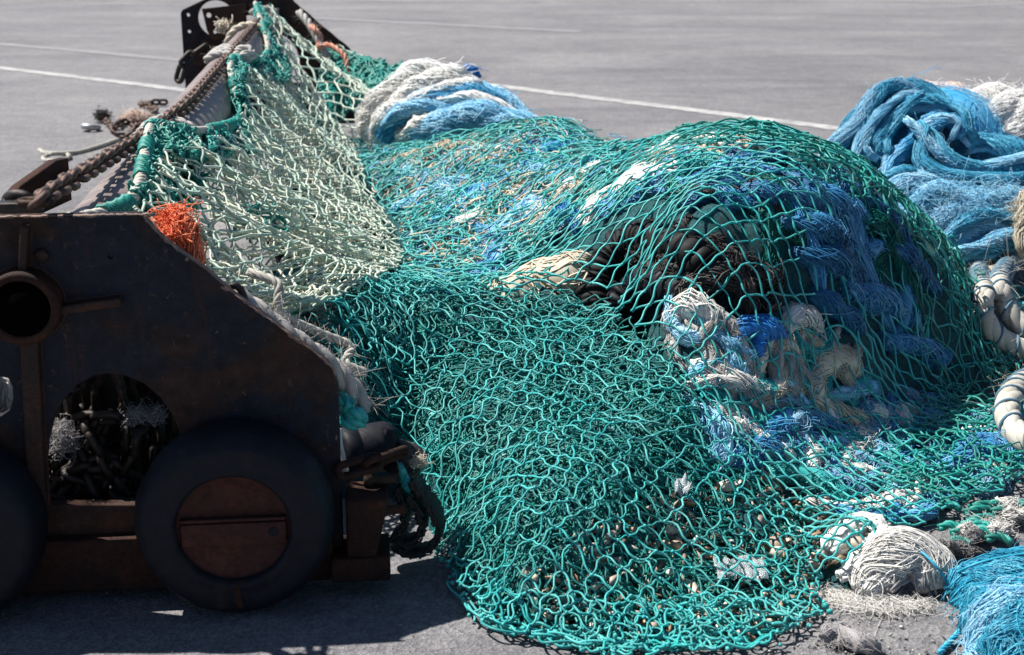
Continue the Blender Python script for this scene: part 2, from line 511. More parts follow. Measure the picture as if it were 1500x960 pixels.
def asphalt():
    m, nt, bs = new_mat('asphalt')
    oc = objco(nt)
    mp = nd(nt, 'ShaderNodeMapping'); mp.inputs['Rotation'].default_value = (0, 0, -LROT); mp.inputs['Scale'].default_value = (.3, 1.0, 1)
    nt.links.new(oc, mp.inputs['Vector'])
    big = noise(nt, .55, 6, .62, oc, .6)
    streak = noise(nt, .8, 9, .74, mp.outputs[0], .9)
    c = ramp(nt, big, [(.3, (.138, .136, .14)), (.52, (.168, .165, .169)), (.72, (.2, .196, .198))])
    s = ramp(nt, streak, [(.3, (.66, .66, .69)), (.44, (.91, .91, .93)), (.56, (1.03, 1.03, 1.03)), (.72, (1.22, 1.2, 1.17))])
    c = mixc(nt, 1.0, c, s, 'MULTIPLY')
    med = ramp(nt, noise(nt, 7, 6, .7, oc), [(.3, (.82, .82, .83)), (.7, (1.16, 1.15, 1.14))])
    c = mixc(nt, 1, c, med, 'MULTIPLY')
    md2 = ramp(nt, noise(nt, 30, 6, .75, oc), [(.33, (.78, .78, .79)), (.67, (1.2, 1.19, 1.17))])
    c = mixc(nt, 1, c, md2, 'MULTIPLY')
    vo = nd(nt, 'ShaderNodeTexVoronoi'); vo.inputs['Scale'].default_value = 130
    nt.links.new(oc, vo.inputs['Vector'])
    agg = ramp(nt, vo.outputs['Color'], [(.15, (.6, .6, .62)), (.5, (1, 1, 1)), (.9, (1.5, 1.46, 1.4))])
    c = mixc(nt, .7, c, agg, 'MULTIPLY')
    # oil and rubber stains
    st = ramp(nt, noise(nt, 1.7, 5, .6, oc, 1.2), [(.6, (1, 1, 1)), (.72, (.72, .71, .7))])
    c = mixc(nt, .7, c, st, 'MULTIPLY')
    # hair cracks
    v2 = nd(nt, 'ShaderNodeTexVoronoi', feature='DISTANCE_TO_EDGE'); v2.inputs['Scale'].default_value = 1.1
    wv = nd(nt, 'ShaderNodeMix', data_type='RGBA'); wv.inputs[0].default_value = .12
    nz = nd(nt, 'ShaderNodeTexNoise'); nz.inputs['Scale'].default_value = 3; nz.inputs['Detail'].default_value = 5
    nt.links.new(oc, nz.inputs['Vector']); nt.links.new(oc, wv.inputs[6]); nt.links.new(nz.outputs['Color'], wv.inputs[7])
    nt.links.new(wv.outputs[2], v2.inputs['Vector'])
    ck = ramp(nt, v2.outputs['Distance'], [(.0, (.55, .54, .53)), (.008, (1, 1, 1))])
    c = mixc(nt, .18, c, ck, 'MULTIPLY')
    nt.links.new(c, bs.inputs['Base Color'])
    bs.inputs['Roughness'].default_value = .82
    bs.inputs['Specular IOR Level'].default_value = .35
    h = nd(nt, 'ShaderNodeMath', operation='ADD'); nt.links.new(vo.outputs['Distance'], h.inputs[0]); nt.links.new(noise(nt, 60, 4, .7, oc), h.inputs[1])
    bump(nt, bs, h.outputs[0], .45, .006)
    return m
M['asphalt'] = asphalt()
g = Geo().add([(-400, -60, 0), (400, -60, 0), (400, 900, 0), (-400, 900, 0)], [[0, 1, 2, 3]])
tag(build('ground', g, M['asphalt'], origin=(0, 0, 0)), kind='structure')

def paint():
    m, nt, bs = new_mat('worn_road_paint')
    oc = objco(nt)
    w = ramp(nt, noise(nt, 5, 7, .75, oc), [(.36, (.19, .187, .187)), (.5, (.32, .316, .307)), (.66, (.45, .44, .42))])
    nt.links.new(w, bs.inputs['Base Color']); bs.inputs['Roughness'].default_value = .75
    return m
M['paint'] = paint()
M['paint_faint'], _nt, _bs = new_mat('faint_road_paint')
_nt.links.new(ramp(_nt, noise(_nt, 3, 7, .75, objco(_nt)), [(.35, (.165, .162, .163)), (.55, (.195, .192, .19)), (.75, (.25, .246, .24))]), _bs.inputs['Base Color'])
_bs.inputs['Roughness'].default_value = .8

def road_line(pts, w, mat):
    p = np.array([at(*q) for q in pts])
    p = spline(p, 90)
    T = np.gradient(p, axis=0); T /= np.linalg.norm(T, axis=1, keepdims=True)
    Nn = np.stack([-T[:, 1], T[:, 0], 0 * T[:, 0]], -1)
    wl = w / 2 * (1 + rng.normal(0, .1, (90, 1))); wr = w / 2 * (1 + rng.normal(0, .1, (90, 1)))
    v = np.concatenate([p + Nn * wl, p - Nn * wr]); v[:, 2] = .004
    i = np.arange(89)
    q = np.stack([i, i + 90, i + 91, i + 1], -1)
    tag(build('road_line', Geo().add(v, q[:, ::-1]), mat, smooth=False), kind='structure')
road_line([(-120, 87), (0, 100), (250, 130), (600, 174), (930, 215)], .15, M['paint'])
road_line([(560, 106), (715, 125), (960, 155), (1220, 188), (1560, 231)], .17, M['paint'])
road_line([(-100, 58), (0, 65), (150, 78), (300, 92)], .2, M['paint_faint'])
road_line([(440, 26), (480, 28), (640, 36), (850, 47)], .26, M['paint_faint'])
road_line([(1340, 11), (1420, 9), (1560, 1)], .26, M['paint_faint'])

# ------------------------------------------------------------------ beam trawl
AZ = math.radians(5.8)
BD = np.array([-math.sin(AZ), math.cos(AZ), 0]); PD = np.array([math.cos(AZ), math.sin(AZ), 0]); ZD = np.array([0, 0, 1.0])
s_tyre = at(341, 912) @ BD
S0 = s_tyre + .16                                    # front face of the near end plate
def on_s(px, py, s):
    d = ray(px, py); t = (s - CAM @ BD) / (d @ BD); return CAM + d * t
def uz(px, py, s=None):
    p = on_s(px, py, S0 if s is None else s); return (p @ PD, p[2])
def W(u, z, s): return PD * u + BD * s + ZD * z
uc, zc = uz(491, 545)
us, ztop = uz(203, 316)
uL = uc - 1.13
TH = .028
trawl = thing('beam_trawl', W(uc - .55, 0, S0 + 3.3), 'rusty steel beam trawl with long round beam and a wheeled end plate at each end', 'fishing gear')

def circ(u, z, r, n=36, a0=0, a1=2 * math.pi):
    return [(u + r * math.cos(a), z + r * math.sin(a)) for a in np.linspace(a0, a1, n, endpoint=False)]

def plate_outline():
    right = [(uc, .06), (uc + .001, .3), (uc + .002, zc - .035), (uc - .008, zc + .002)]
    slope = [uz(*q) for q in [(478, 534), (455, 515), (430, 499), (395, 471), (362, 448), (340, 432), (300, 397), (262, 371), (232, 346), (212, 323)]]
    top = [(us, ztop), (uL + .24, ztop), (uL + .2, ztop - .01)]
    left = [(uL + .01, .83), (uL, .81), (uL, .06)]
    return right + slope + top + left
def holes(dz=0):
    near = dz == 0
    arch = [uz(*q) for q in [(66, 742), (64, 690), (67, 650), (76, 612), (92, 584), (112, 562), (136, 549), (160, 545), (186, 549), (212, 560), (236, 580), (256, 608), (270, 645), (276, 690), (276, 742)]]
    arch = [(a, b + dz) for a, b in arch]
    la = [uz(*q) for q in [(22, 585), (16, 604), (2, 613), (-30, 614), (-60, 602), (-66, 575), (-50, 556), (-12, 547), (14, 552), (21, 566)]]
    cu_, cz_ = uz(38, 444)
    return [arch, la, circ(cu_, cz_, .066), circ(*uz(162, 376), .0085, 14), ] + ([] if near else [circ(uc - .90, .775, .125, 40)]) + [
            circ(uc - 1.085, .80, .016, 14), circ(uc - 1.085, .69, .016, 14)]
def end_plate(name, s, dz, label):
    O = W(0, 0, s + TH / 2) + ZD * dz
    return build(name, extrude_poly(plate_outline(), holes(.11 if dz else 0), O, PD, ZD, TH, .004), M['plate'], trawl)
npl = end_plate('end_plate', S0, 0, '')
npl['label'] = 'dark end plate nearest the camera with a round socket and arched openings'
S1 = S0 + 6.75
fpl = end_plate('end_plate', S1, .05, '')
fpl['label'] = 'far end plate against the bright tarmac with a round cut-out and bolt holes'
# scuffed upper edge bead
eb = [W(*q, S0 - .0) for q in [(uL + .3, ztop + .001), (us, ztop + .001)] + [uz(*k) for k in [(212, 322), (262, 370), (340, 431), (395, 470), (455, 514), (478, 533), (489, 546), (492, 600), (493, 660)]]]
ebp = spline(eb, 160); ebp += BD * .001 + rng.normal(0, .0008, ebp.shape)
build('worn_edge', tubes(ebp, .0035 * (1 + .5 * rng.random(160)), 6), M['edge'], npl)
# socket, ribs
cu_, cz_ = uz(38, 444)
SK = W(cu_, cz_, S0)
g = lathe([(.064, .02), (.064, -.052), (.068, -.056), (.078, -.056), (.083, -.05), (.084, .0), (.084, .02)], SK, BD, 56, True)
build('beam_socket', g, M['rust'], npl)
g = lathe([(.064, -.05), (.0635, .2), (.0, .2)], SK, BD, 40)
build('socket_liner', g, M['bore'], npl)
def rib(p0, p1, w, h, mat='rust_dark', taper=1.0):
    a, b = np.array(uz(*p0)), np.array(uz(*p1))
    A, B_ = W(*a, S0), W(*b, S0)
    d = B_ - A; L = np.linalg.norm(d); d /= L
    n = np.cross(d, BD)
    return box((A + B_) / 2 - BD * h / 2, d * L / 2, n * w / 2, BD * h / 2, .005, 2)
build('rib', rib((40, 328), (37, 392), .018, .035, 'edge'), M['rust_dark'], npl)
build('rib', rib((90, 450), (180, 437), .02, .035), M['rust_dark'], npl)
g = rib((46, 492), (58, 742), .04, .03); build('rib', g, M['rust_dark'], npl)
build('bolt_head', lathe([(0, -.016), (.014, -.016), (.016, -.012), (.016, .004)], W(*uz(62, 373), S0), BD, 6), M['rust_dark'], npl)
# bent bracket in the far cut-out
O = W(0, 0, S1 - .03) + ZD * .05
bk = [(uc - .985, .84), (uc - .70, .87), (uc - .70, .66), (uc - .93, .64), (uc - .96, .7)]
build('bracket', extrude_poly(bk, [circ(uc - .945, .80, .02, 14), circ(uc - .91, .69, .016, 12)], O, PD, ZD, .02, .003), M['rust_dark'], fpl)

# wheels
WR, WT = .228, .165
def wheel(px, turn=0):
    c = at(px, 900) ; u = on_s(px, 780, s_tyre) @ PD
    c = W(u, WR, s_tyre)
    w = bpy.data.objects.new('wheel', None); COL.objects.link(w); w.parent = trawl
    w.location = c - ORG[trawl.name]; ORG[w.name] = c
    pr = [(.128, .012), (.134, .003), (.142, .0), (.15, .004), (.168, .003), (.19, .004), (.196, .006), (.205, .012), (.216, .025), (.224, .045), (WR, .07), (WR, .1), (.224, .13), (.214, .15), (.2, .16), (.13, .162), (.128, .15)]
    g = lathe(pr, c, BD, 128, True)
    v = np.concatenate(g.v)
    rel = v - c; uu, zz = rel @ PD, rel[:, 2]
    v += (vnoise(uu, zz, 34, 3) * .0012)[:, None] * (rel - np.outer(rel @ BD, BD)) / .2
    g.v = [v]
    build('tyre', g, M['rubber'], w)
    hg = lathe([(0, .03), (.124, .03), (.13, .024), (.13, .1), (0, .1)], c, BD, 72)
    z1 = .004
    for z0, zh, dep in ((-.004, .028, .012),):
        wd = math.sqrt(.124 ** 2 - .035 ** 2)
        hg.merge(box(c + ZD * (z0 - .012) + BD * (.03 - dep / 2), PD * wd, ZD * zh, BD * dep / 2, .004, 2))
    hg.merge(box(c + ZD * .021 + BD * .022, PD * .118, ZD * .004, BD * .009, .003, 2))
    build('hub', hg, M['hub'], w)
    build('axle_hole', lathe([(0, -.001), (.009, -.001), (.0115, -.002), (.0115, .012)], c + PD * .09 - ZD * .012 + BD * .018, BD, 16), M['rubber'], w)
    if turn:
        zz = np.linspace(-.128, -.196, 14); wv = np.interp(zz, [-.196, -.17, -.14, -.128], [.004, .009, .006, .012]) * rng.uniform(.7, 1.3, 14)
        cen = c[None] + PD * (.004 + .003 * np.sin(zz * 90))[:, None] + ZD * zz[:, None]
        yo = np.interp(-zz, [.128, .134, .142, .15, .168, .19, .196], [.012, .003, .0, .004, .003, .004, .006]) - .0022
        v = np.stack([cen - PD * wv[:, None] + BD * yo[:, None], cen + PD * wv[:, None] + BD * yo[:, None]], 1).reshape(-1, 3)
        i = np.arange(13) * 2
        build('rust_stain', Geo().add(v, np.stack([i, i + 1, i + 3, i + 2], -1)), M['rust'], w)
    return w
wheel(341, 1); wheel(-102)
# skid bar under the plate and the block at its end
ua, _ = uz(-330, 800); ub, _ = uz(560, 800)
build('skid_bar', box(W((ua + uc - .02) / 2, .1, S0 - .0), PD * (uc - .02 - ua) / 2, ZD * .066, BD * .04, .008, 2), M['rust'], trawl)
bu0, _ = uz(508, 770); bu1, bz1 = uz(570, 735)
g = box(W((bu0 + bu1) / 2, .175, S0 - .005), PD * (bu1 - bu0) / 2, ZD * .075, BD * .06, .007, 2)
v = np.concatenate(g.v); k = np.clip((.25 - v[:, 2]) / .15, 0, 1); v -= np.outer(k * .035, PD) * ((v @ PD) > (bu0 + bu1) / 2)[:, None]; g.v = [v]
g.merge(box(W((bu0 + bu1) / 2 - .02, .075, S0 - .005), PD * .07, ZD * .03, BD * .07, .006))
build('end_block', g, M['rust'], trawl)
g = lathe([(0, -.02), (.016, -.02), (.018, -.016), (.018, .0), (.011, .002), (.011, .08), (0, .08)], W(*uz(546, 738), S0 - .04), PD, 16)
build('bolt', g, M['rust'], trawl)
g = lathe([(0, -.02), (.014, -.02), (.016, -.016), (.016, .0), (.01, .002), (.01, .06), (0, .06)], W(*uz(545, 708), S0 + .02), PD, 16)
build('bolt', g, M['rust_dark'], trawl)
# round beam
PR = .112
uP, zP = uz(104, 424)
def pipe_pt(s, phi, dr=0.0):
    """s metres along, phi from the top towards the net side"""
    c = W(uP, zP, S0 + s)
    return c + (PD * math.sin(phi) + ZD * math.cos(phi)) * (PR + dr)
def s_at(py, phi=0.0, dr=0.0):
    lo, hi = .1, 6.7
    for _ in range(40):
        m_ = (lo + hi) / 2
        if project(pipe_pt(m_, phi, dr))[1] > py: lo = m_
        else: hi = m_
    return lo
n = 60
cl = np.array([W(uP, zP, S0 + TH + (6.75 - TH) * t) for t in np.linspace(0, 1, n)])
build('beam', tubes(cl, PR, 64), M['pipe'], trawl)
sl = s_at(128)
clm = np.array([W(uP, zP, S0 + sl + .16 * t) for t in np.linspace(-.5, .5, 6)])
# fin plate behind the beam near the chain anchor
fo = [(0, 0), (.3, 0), (.3, .1), (.24, .105), (.05, .08), (.015, .068), (0, .04)]
pA = at(20, 300, .93)
fO = W(pA @ PD - .01, .885, S0 + .12)
g = extrude_poly([(a, b) for a, b in fo], [], fO, BD * .97 + PD * .24, ZD, .018, .003)
build('fin_plate', g, M['rust'], trawl)

# ------------------------------------------------------------------ chains
def link_geo(L, Wd, r):
    """stadium link about the origin: long axis x, width y"""
    a = (L - Wd) / 2; R_ = Wd / 2 - r
    th = np.linspace(-math.pi / 2, math.pi / 2, 9)
    p = [(a + R_ * math.cos(t), R_ * math.sin(t), 0) for t in th] + [(-a - R_ * math.cos(t), -R_ * math.sin(t), 0) for t in th]
    return tubes(np.array(p), r, 8, closed=True)
def orient(o, c, d, roll):
    x = Vector(d).normalized()
    z = Vector((0, 0, 1)) if abs(x.z) < .9 else Vector((0, 1, 0))
    y = z.cross(x).normalized(); z = x.cross(y)
    R_ = Matrix((x, y, z)).transposed() @ Matrix.Rotation(roll, 3, 'X')
    o.matrix_local = Matrix.Translation(Vector(c)) @ R_.to_4x4()
LINKME = {}
def chain(name, path, pitch, L, Wd, r, mat, label, group=None, roll0=.5, jit=.12, limit=100):
    key = (L, Wd, r, mat)
    if key not in LINKME:
        LINKME[key] = mesh_from('link', link_geo(L, Wd, r)); LINKME[key].materials.append(M[mat])
    n = max(2, int(arclen(spline(path, 200)) / pitch))
    p = spline(path, n + 1)
    root = thing(name, p[0], label, 'chain', group)
    extra = Geo()
    src = None
    for i in range(n):
        c = (p[i] + p[i + 1]) / 2 - p[0]; d = p[i + 1] - p[i]
        roll = roll0 + (i % 2) * math.pi / 2 + rng.normal(0, jit)
        if i < limit:
            o = bpy.data.objects.new('link', LINKME[key]) if src is None else src.copy()
            src = src or o
            COL.objects.link(o); o.parent = root
            orient(o, c, d, roll)
        else:
            tmp = bpy.data.objects.new('t', None); orient(tmp, c, d, roll)
            mw = np.array(tmp.matrix_local); bpy.data.objects.remove(tmp)
            lg = link_geo(L, Wd, r); v = np.concatenate(lg.v) @ mw[:3, :3].T + mw[:3, 3] + p[0]; lg.v = [v]
            extra.merge(lg)
    if extra.n:
        build('far_links', extra, M[mat], root)['kind'] = 'stuff'
    return root
cp = [at(52, 296, .975), at(72, 284, .975)]
for py, ph in ((205, -.25), (180, .0), (150, .22), (110, .25), (70, .25), (35, .25), (12, .2)):
    cp.append(pipe_pt(s_at(py, ph, .02), ph, .02))
chain('beam_chain', cp, .058, .084, .056, .009, 'chain', 'long rusty chain laid along the top of the round steel beam')
# anchor shackle on the plate top
g = tubes(spline([at(14, 305, .955), at(10, 292, .97), at(22, 285, .985), at(40, 289, .98), at(44, 301, .96)], 24), .012, 8)
g.merge(box(at(28, 303, .965), PD * .05, BD * .02, ZD * .012, .005))
tag(build('anchor_shackle', g, M['chain_dark']), 'dark steel shackle holding the chain on the near plate top', 'shackle')
# heap of chain behind the beam
def zig(px0, px1, py0, py1, n, z=.03):
    return [at(rng.uniform(px0, px1), rng.uniform(py0, py1), z + rng.uniform(0, .05)) for _ in range(n)]
chain('chain_pile', [at(150, 172, .03), at(168, 186, .03), at(186, 170, .05), at(196, 192, .04), at(176, 200, .03), at(164, 190, .07), at(184, 178, .08), at(206, 186, .05), at(196, 164, .05), at(214, 172, .06), at(228, 160, .05), at(206, 152, .03), at(222, 150, .04), at(244, 150, .03)], .06, .09, .056, .011, 'chain', 'heap of rusty chain on the tarmac behind the beam', jit=.6)
g = lathe([(.05 + .022 * math.cos(a), .022 * math.sin(a)) for a in np.linspace(0, 2 * math.pi, 14, endpoint=False)], at(133, 186, .03), [.1, .15, 1.0], 36, True)
tag(build('steel_thimble', g, M['galv']), 'shiny galvanised ring on the tarmac beside the chain heap', 'ring')
g = fuzz(at(150, 170, .05), (.05, .05, .04), 140, .1, .002)
tag(build('black_twine_tuft', g, M['black_twine']), 'frayed black twine tuft beside the shiny ring', 'twine')
g = fuzz(at(200, 172, .09), (.1, .07, .04), 380, .12, .0014)
tag(build('faded_twine_tuft', g, M['peach']), 'frayed pale pink twine tuft caught in the chain heap', 'twine')
lp = [at(58, 219, .012), at(66, 224, .012), at(84, 225, .012), at(98, 226, .014), at(101, 231, .014), at(88, 236, .012), at(68, 235, .012), at(64, 231, .012), at(76, 226, .03), at(96, 225, .02), at(120, 222, .012), at(150, 213, .014), at(178, 203, .014), at(200, 196, .02)]
tag(build('loose_rope', rope(lp, .014), M['rope']), 'thin beige rope ending in a loop on the bare tarmac', 'rope')
# hanging chain on the far plate
chain('side_chain', [at_y(302, 66, 9.5), at_y(286, 78, 9.45), at_y(272, 84, 9.4), at_y(267, 100, 9.4), at_y(261, 120, 9.4)], .1, .145, .085, .016, 'chain_dark', 'thick dark chain hanging at the left of the far plate')
g = box(at_y(292, 84, 9.7), PD * .04, BD * .03, ZD * .05, .01)
tag(build('chain_clamp', g, M['rust_dark']), 'dark steel clamp on the tarmac side of the far plate', 'clamp')
# things hanging behind the openings of the near plate
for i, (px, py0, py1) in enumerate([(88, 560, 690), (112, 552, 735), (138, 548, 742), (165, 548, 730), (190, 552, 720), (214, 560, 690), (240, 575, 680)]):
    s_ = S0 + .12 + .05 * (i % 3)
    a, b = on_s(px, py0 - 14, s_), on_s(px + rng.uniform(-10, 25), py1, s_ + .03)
    chain('hanging_chain', [a, (a + b) / 2 + BD * .03 + PD * rng.uniform(-.03, .03), b], .06, .085, .05, .0105, 'chain_dark', 'dark chain hanging behind the arched opening of the near plate', 'chains behind the arched opening', jit=.5)
for i, (px, py) in enumerate([(150, 640), (205, 640), (240, 640), (110, 650)]):  # strips added as a dark backing so no lit ground shows through
    a = on_s(px, py - 95, S0 + .3); b = on_s(px + 10, py + 120, S0 + .33)
    p = np.stack([a, (a + b) / 2 + PD * .03, b]); pp = spline(p, 16)
    g = Geo()
    T, A_, B_ = frame(pp)
    w = .045
    for off in (0,):
        q = np.stack([pp - PD * w, pp - PD * w + BD * .012, pp + PD * w + BD * .012, pp + PD * w], 1) + np.sin(np.linspace(0, 5, 16) + i)[:, None, None] * BD * .02
        idx = np.arange(64).reshape(16, 4)
        g.add(q.reshape(-1, 3), np.stack([idx[:-1], np.roll(idx, -1, 1)[:-1], np.roll(idx, -1, 1)[1:], idx[1:]], -1).reshape(-1, 4))
    tag(build('added_dark_strip', g, M['rubber_grey']), 'added black rubber strip that darkens the arched opening from behind', 'rubber strip', 'added dark strips behind the arched opening')
g = fuzz(on_s(92, 640, S0 + .1), (.02, .03, .04), 260, .08, .0006)
tag(build('grey_fibre_tuft', g, M['grey']), 'tuft of grey fibres low in the arched opening', 'fibre')
g = fuzz(on_s(215, 608, S0 + .12), (.05, .03, .01), 110, .09, .0006)
tag(build('grey_fibre_tuft', g, M['grey']), 'wisp of grey fibres high in the arched opening', 'fibre')
g = hank([on_s(-20, 556, S0 + .2), on_s(8, 560, S0 + .2), on_s(12, 590, S0 + .2), on_s(-6, 620, S0 + .22)], .035, 120, .002)
tag(build('scrap_and_lit_gap', g, M['white']), 'white net scrap in the cut-out at the left picture edge', 'net scrap')
g = hank([at(150, 772, .03), at(170, 760, .04), at(186, 758, .03)], .035, 80, .002)  # white fibres stand in for sunlit background under the plate
tag(build('scrap_and_lit_gap', g, M['white']), 'white fibre bundle for the sunlit gap under the plate between the two wheels', 'net scrap')
g = hank([at(60, 770, .03), at(76, 768, .035), at(88, 772, .02)], .02, 60, .002)  # white fibres again in place of a sunlit gap
tag(build('scrap_and_lit_gap', g, M['white']), 'small white fibre bundle for the sunlit gap beside the wheel at the left edge', 'net scrap')

# added dark rolls and mat that block light behind the near plate, under the beam
for i, (a, b, mt, lb) in enumerate([((-330, 700), (250, 700), 'black_twine', 'thick added black roll that keeps light out behind the near plate under the beam'), ((-300, 820), (470, 800), 'black_twine', 'added black roll that blocks light on the tarmac behind the wheels')]):
    A_, B_ = on_s(*a, S0 + .42 - .12 * i), on_s(*b, S0 + .42 - .12 * i)
    A_[2] = B_[2] = .2 - .13 * i
    tag(build('added_shade_roll', hank([A_, A_ * .7 + B_ * .3 + BD * .04, A_ * .35 + B_ * .65 - BD * .03, B_], .2 - .1 * i, 420, .004, loose=120, wob=.3), M[mt]), lb, 'net bundle')
xs = np.linspace(0, 1, 60); zs = np.linspace(0, 1, 14)  # added dark mat, runs on out of view to block light
X_, Z_ = np.meshgrid(xs, zs)
a_, b_ = on_s(-700, 600, S0 + .4) @ PD, on_s(310, 600, S0 + .4) @ PD
pt = ((a_ + (b_ - a_) * X_)[..., None] * PD + (S0 + .38 + .05 * np.sin(X_ * 23) * (1 - .6 * Z_))[..., None] * BD + (.02 + .62 * Z_)[..., None] * ZD)
ix = np.arange(X_.size).reshape(X_.shape)
qd = np.stack([ix[:-1, :-1], ix[:-1, 1:], ix[1:, 1:], ix[1:, :-1]], -1).reshape(-1, 4)
v = pt.reshape(-1, 3)
g = Geo().add(np.concatenate([v, v + BD * .012]), np.concatenate([qd, qd[:, ::-1] + len(v)]))
tag(build('added_shade_mat', g, M['rubber_grey']), 'added black wavy mat below the beam that blocks light behind the near plate', 'rubber mat')

def on_pipe(px, py, gap, y=None):
    """where the ray meets the beam's near side (gap outside it); falls back to depth y beside the beam"""
    d = ray(px, py); c0 = W(uP, zP, S0)
    dp = d - BD * (d @ BD); cp_ = (CAM - c0) - BD * ((CAM - c0) @ BD)
    a, b, c = dp @ dp, 2 * dp @ cp_, cp_ @ cp_ - (PR + gap) ** 2
    D_ = b * b - 4 * a * c
    if D_ < 0: return at_y(px, py, y)
    p = CAM + d * ((-b - math.sqrt(D_)) / (2 * a))
    return p if p @ BD > S0 + .15 and p[1] < y + 1.5 else at_y(px, py, y)

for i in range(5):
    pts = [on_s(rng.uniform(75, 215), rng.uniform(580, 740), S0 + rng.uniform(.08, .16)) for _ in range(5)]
    chain('tangled_chain', pts, .06, .085, .05, .0105, 'chain_dark', 'dark chain tangled behind the arched opening of the near plate', 'tangled chains in the arched opening', jit=.6)

A_, B_ = on_s(-900, 800, S0 + .17), on_s(500, 800, S0 + .17); A_[2] = B_[2] = .085  # roll added to stop sun passing under the skid bar
tag(build('added_shade_roll', hank([A_, A_ * .7 + B_ * .3 + BD * .02, A_ * .35 + B_ * .65 - BD * .02, B_], .09, 300, .004, loose=60, wob=.2, prof=[.95, 1, .95, 1, .9]), M['black_twine']), 'added black roll that blocks light under the skid bar from behind', 'net bundle')
A_, B_ = on_s(-1000, 700, S0 + .5), on_s(-300, 700, S0 + .45); A_[2] = B_[2] = .25  # unseen roll added against sun patches beside the wheels
tag(build('added_shade_roll', hank([A_, A_ * .5 + B_ * .5 + BD * .03, B_], .26, 300, .005, loose=60, wob=.2), M['black_twine']), 'unseen fat black roll that blocks light behind the left part of the near plate', 'net bundle')

A_, B_ = on_s(-230, 566, S0 + .14), on_s(-28, 556, S0 + .14)  # unseen roll added to stop sun shining through the left cut-out
tag(build('added_shade_roll', hank([A_, (A_ + B_) / 2 + ZD * .03, B_], .12, 240, .004, loose=40, wob=.2, prof=[.9, 1, .9]), M['black_twine']), 'unseen black roll that blocks light through the left cut-out of the near plate', 'net bundle')
# weld beads on the near plate
def weld(pts, closed=False):
    n = max(20, int(arclen(np.array(pts)) / .0035)); p = spline(pts, n, closed)
    rr = .0042 * (.8 + .35 * np.abs(np.sin(np.arange(n) * 1.1)) + .15 * rng.random(n))
    return tubes(p, rr, 7, closed=closed)
g = weld([SK + PD * .087 * math.cos(a) + ZD * .087 * math.sin(a) - BD * .001 for a in np.linspace(0, 2 * math.pi, 24, endpoint=False)], True)
build('weld_bead', g, M['rust_dark'], npl)
for p0, p1, w_ in (((90, 450), (180, 437), .011), ((46, 492), (58, 742), .021), ((40, 328), (37, 392), .01)):
    a, b = np.array(uz(*p0)), np.array(uz(*p1)); d_ = (b - a) / np.linalg.norm(b - a); nn_ = np.array([-d_[1], d_[0]])
    for sg in (-1, 1):
        build('weld_bead', weld([W(*(a + (b - a) * t + nn_ * w_ * sg), S0 - .001) for t in (0, .5, 1)]), M['rust_dark'], npl)
# ------------------------------------------------------------------ the net pile: height of the covering net above the ground
CTRL = [
 # front and side edges
 (640, 800, .02), (700, 905, .01), (780, 935, .01), (880, 955, .01), (1000, 952, .01), (1100, 945, .01), (1195, 900, .015), (1195, 855, .03), (1300, 795, .06), (1240, 788, .11), (1280, 772, .12), (1255, 825, .075), (1400, 745, .03), (1500, 705, .03), (1600, 680, .03),
 (1000, 1010, 0), (800, 1000, 0), (1200, 960, 0), (1300, 860, 0), (1400, 800, 0), (1500, 760, 0), (600, 900, 0), (560, 830, 0), (1600, 740, 0),
 # x ~ 450-650
 (600, 740, .06), (600, 690, .14), (600, 620, .3), (600, 540, .42), (600, 470, .5), (600, 420, .5), (600, 365, .32), (600, 300, .34), (600, 250, .42), (600, 214, .45),
 (520, 600, .34), (520, 560, .42), (520, 480, .48), (450, 470, .5), (400, 450, .52), (520, 400, .36), (520, 320, .22), (510, 230, .16), (480, 420, .44),
 (660, 720, .14), (660, 640, .32), (660, 550, .45), (660, 470, .51),
 # x ~ 700-760
 (720, 860, .05), (750, 850, .1), (750, 750, .22), (750, 650, .36), (750, 560, .46), (750, 480, .5), (750, 435, .48), (750, 400, .4), (750, 340, .42), (750, 270, .52), (750, 220, .58), (750, 188, .6),
 # x ~ 820-900
 (820, 900, .05), (820, 800, .16), (820, 700, .3), (820, 600, .43), (820, 500, .49), (820, 430, .46), (820, 370, .5), (820, 300, .55), (820, 232, .6), (825, 179, .64),
 (900, 900, .05), (900, 800, .14), (900, 700, .26), (900, 600, .37), (900, 520, .42), (900, 450, .43), (910, 370, .56), (930, 300, .68), (930, 250, .72), (905, 216, .68),
 # x ~ 1000-1100
 (1000, 880, .05), (1000, 800, .1), (1000, 700, .2), (1000, 600, .32), (1000, 520, .4), (1000, 450, .5), (1000, 380, .62), (1000, 300, .75), (1000, 240, .79), (1000, 196, .78),
 (1100, 850, .06), (1100, 750, .12), (1100, 650, .2), (1100, 600, .25), (1100, 520, .38), (1100, 450, .5), (1100, 380, .62), (1100, 300, .74), (1100, 240, .81), (1100, 184, .84),
 # x ~ 1200-1500
 (1200, 780, .08), (1200, 700, .11), (1200, 600, .2), (1200, 520, .32), (1200, 440, .47), (1200, 360, .62), (1200, 280, .75), (1200, 222, .8),
 (1300, 720, .06), (1300, 620, .12), (1300, 540, .2), (1300, 460, .34), (1300, 380, .5), (1300, 310, .64), (1300, 284, .66),
 (1380, 640, .07), (1380, 540, .12), (1390, 460, .28), (1390, 390, .4), (1385, 362, .43),
 (1430, 445, .2), (1440, 520, .1), (1430, 600, .06), (1430, 690, .04), (1500, 600, .05), (1500, 530, .06), (1600, 600, .04),
]
CTRL = [(a, b, z * (1 - .3 * math.exp(-(((a - 700) / 230) ** 2 + ((b - 590) / 150) ** 2) ** 2))) for a, b, z in CTRL]
CP = np.array([at(a, b, z) for a, b, z in CTRL])
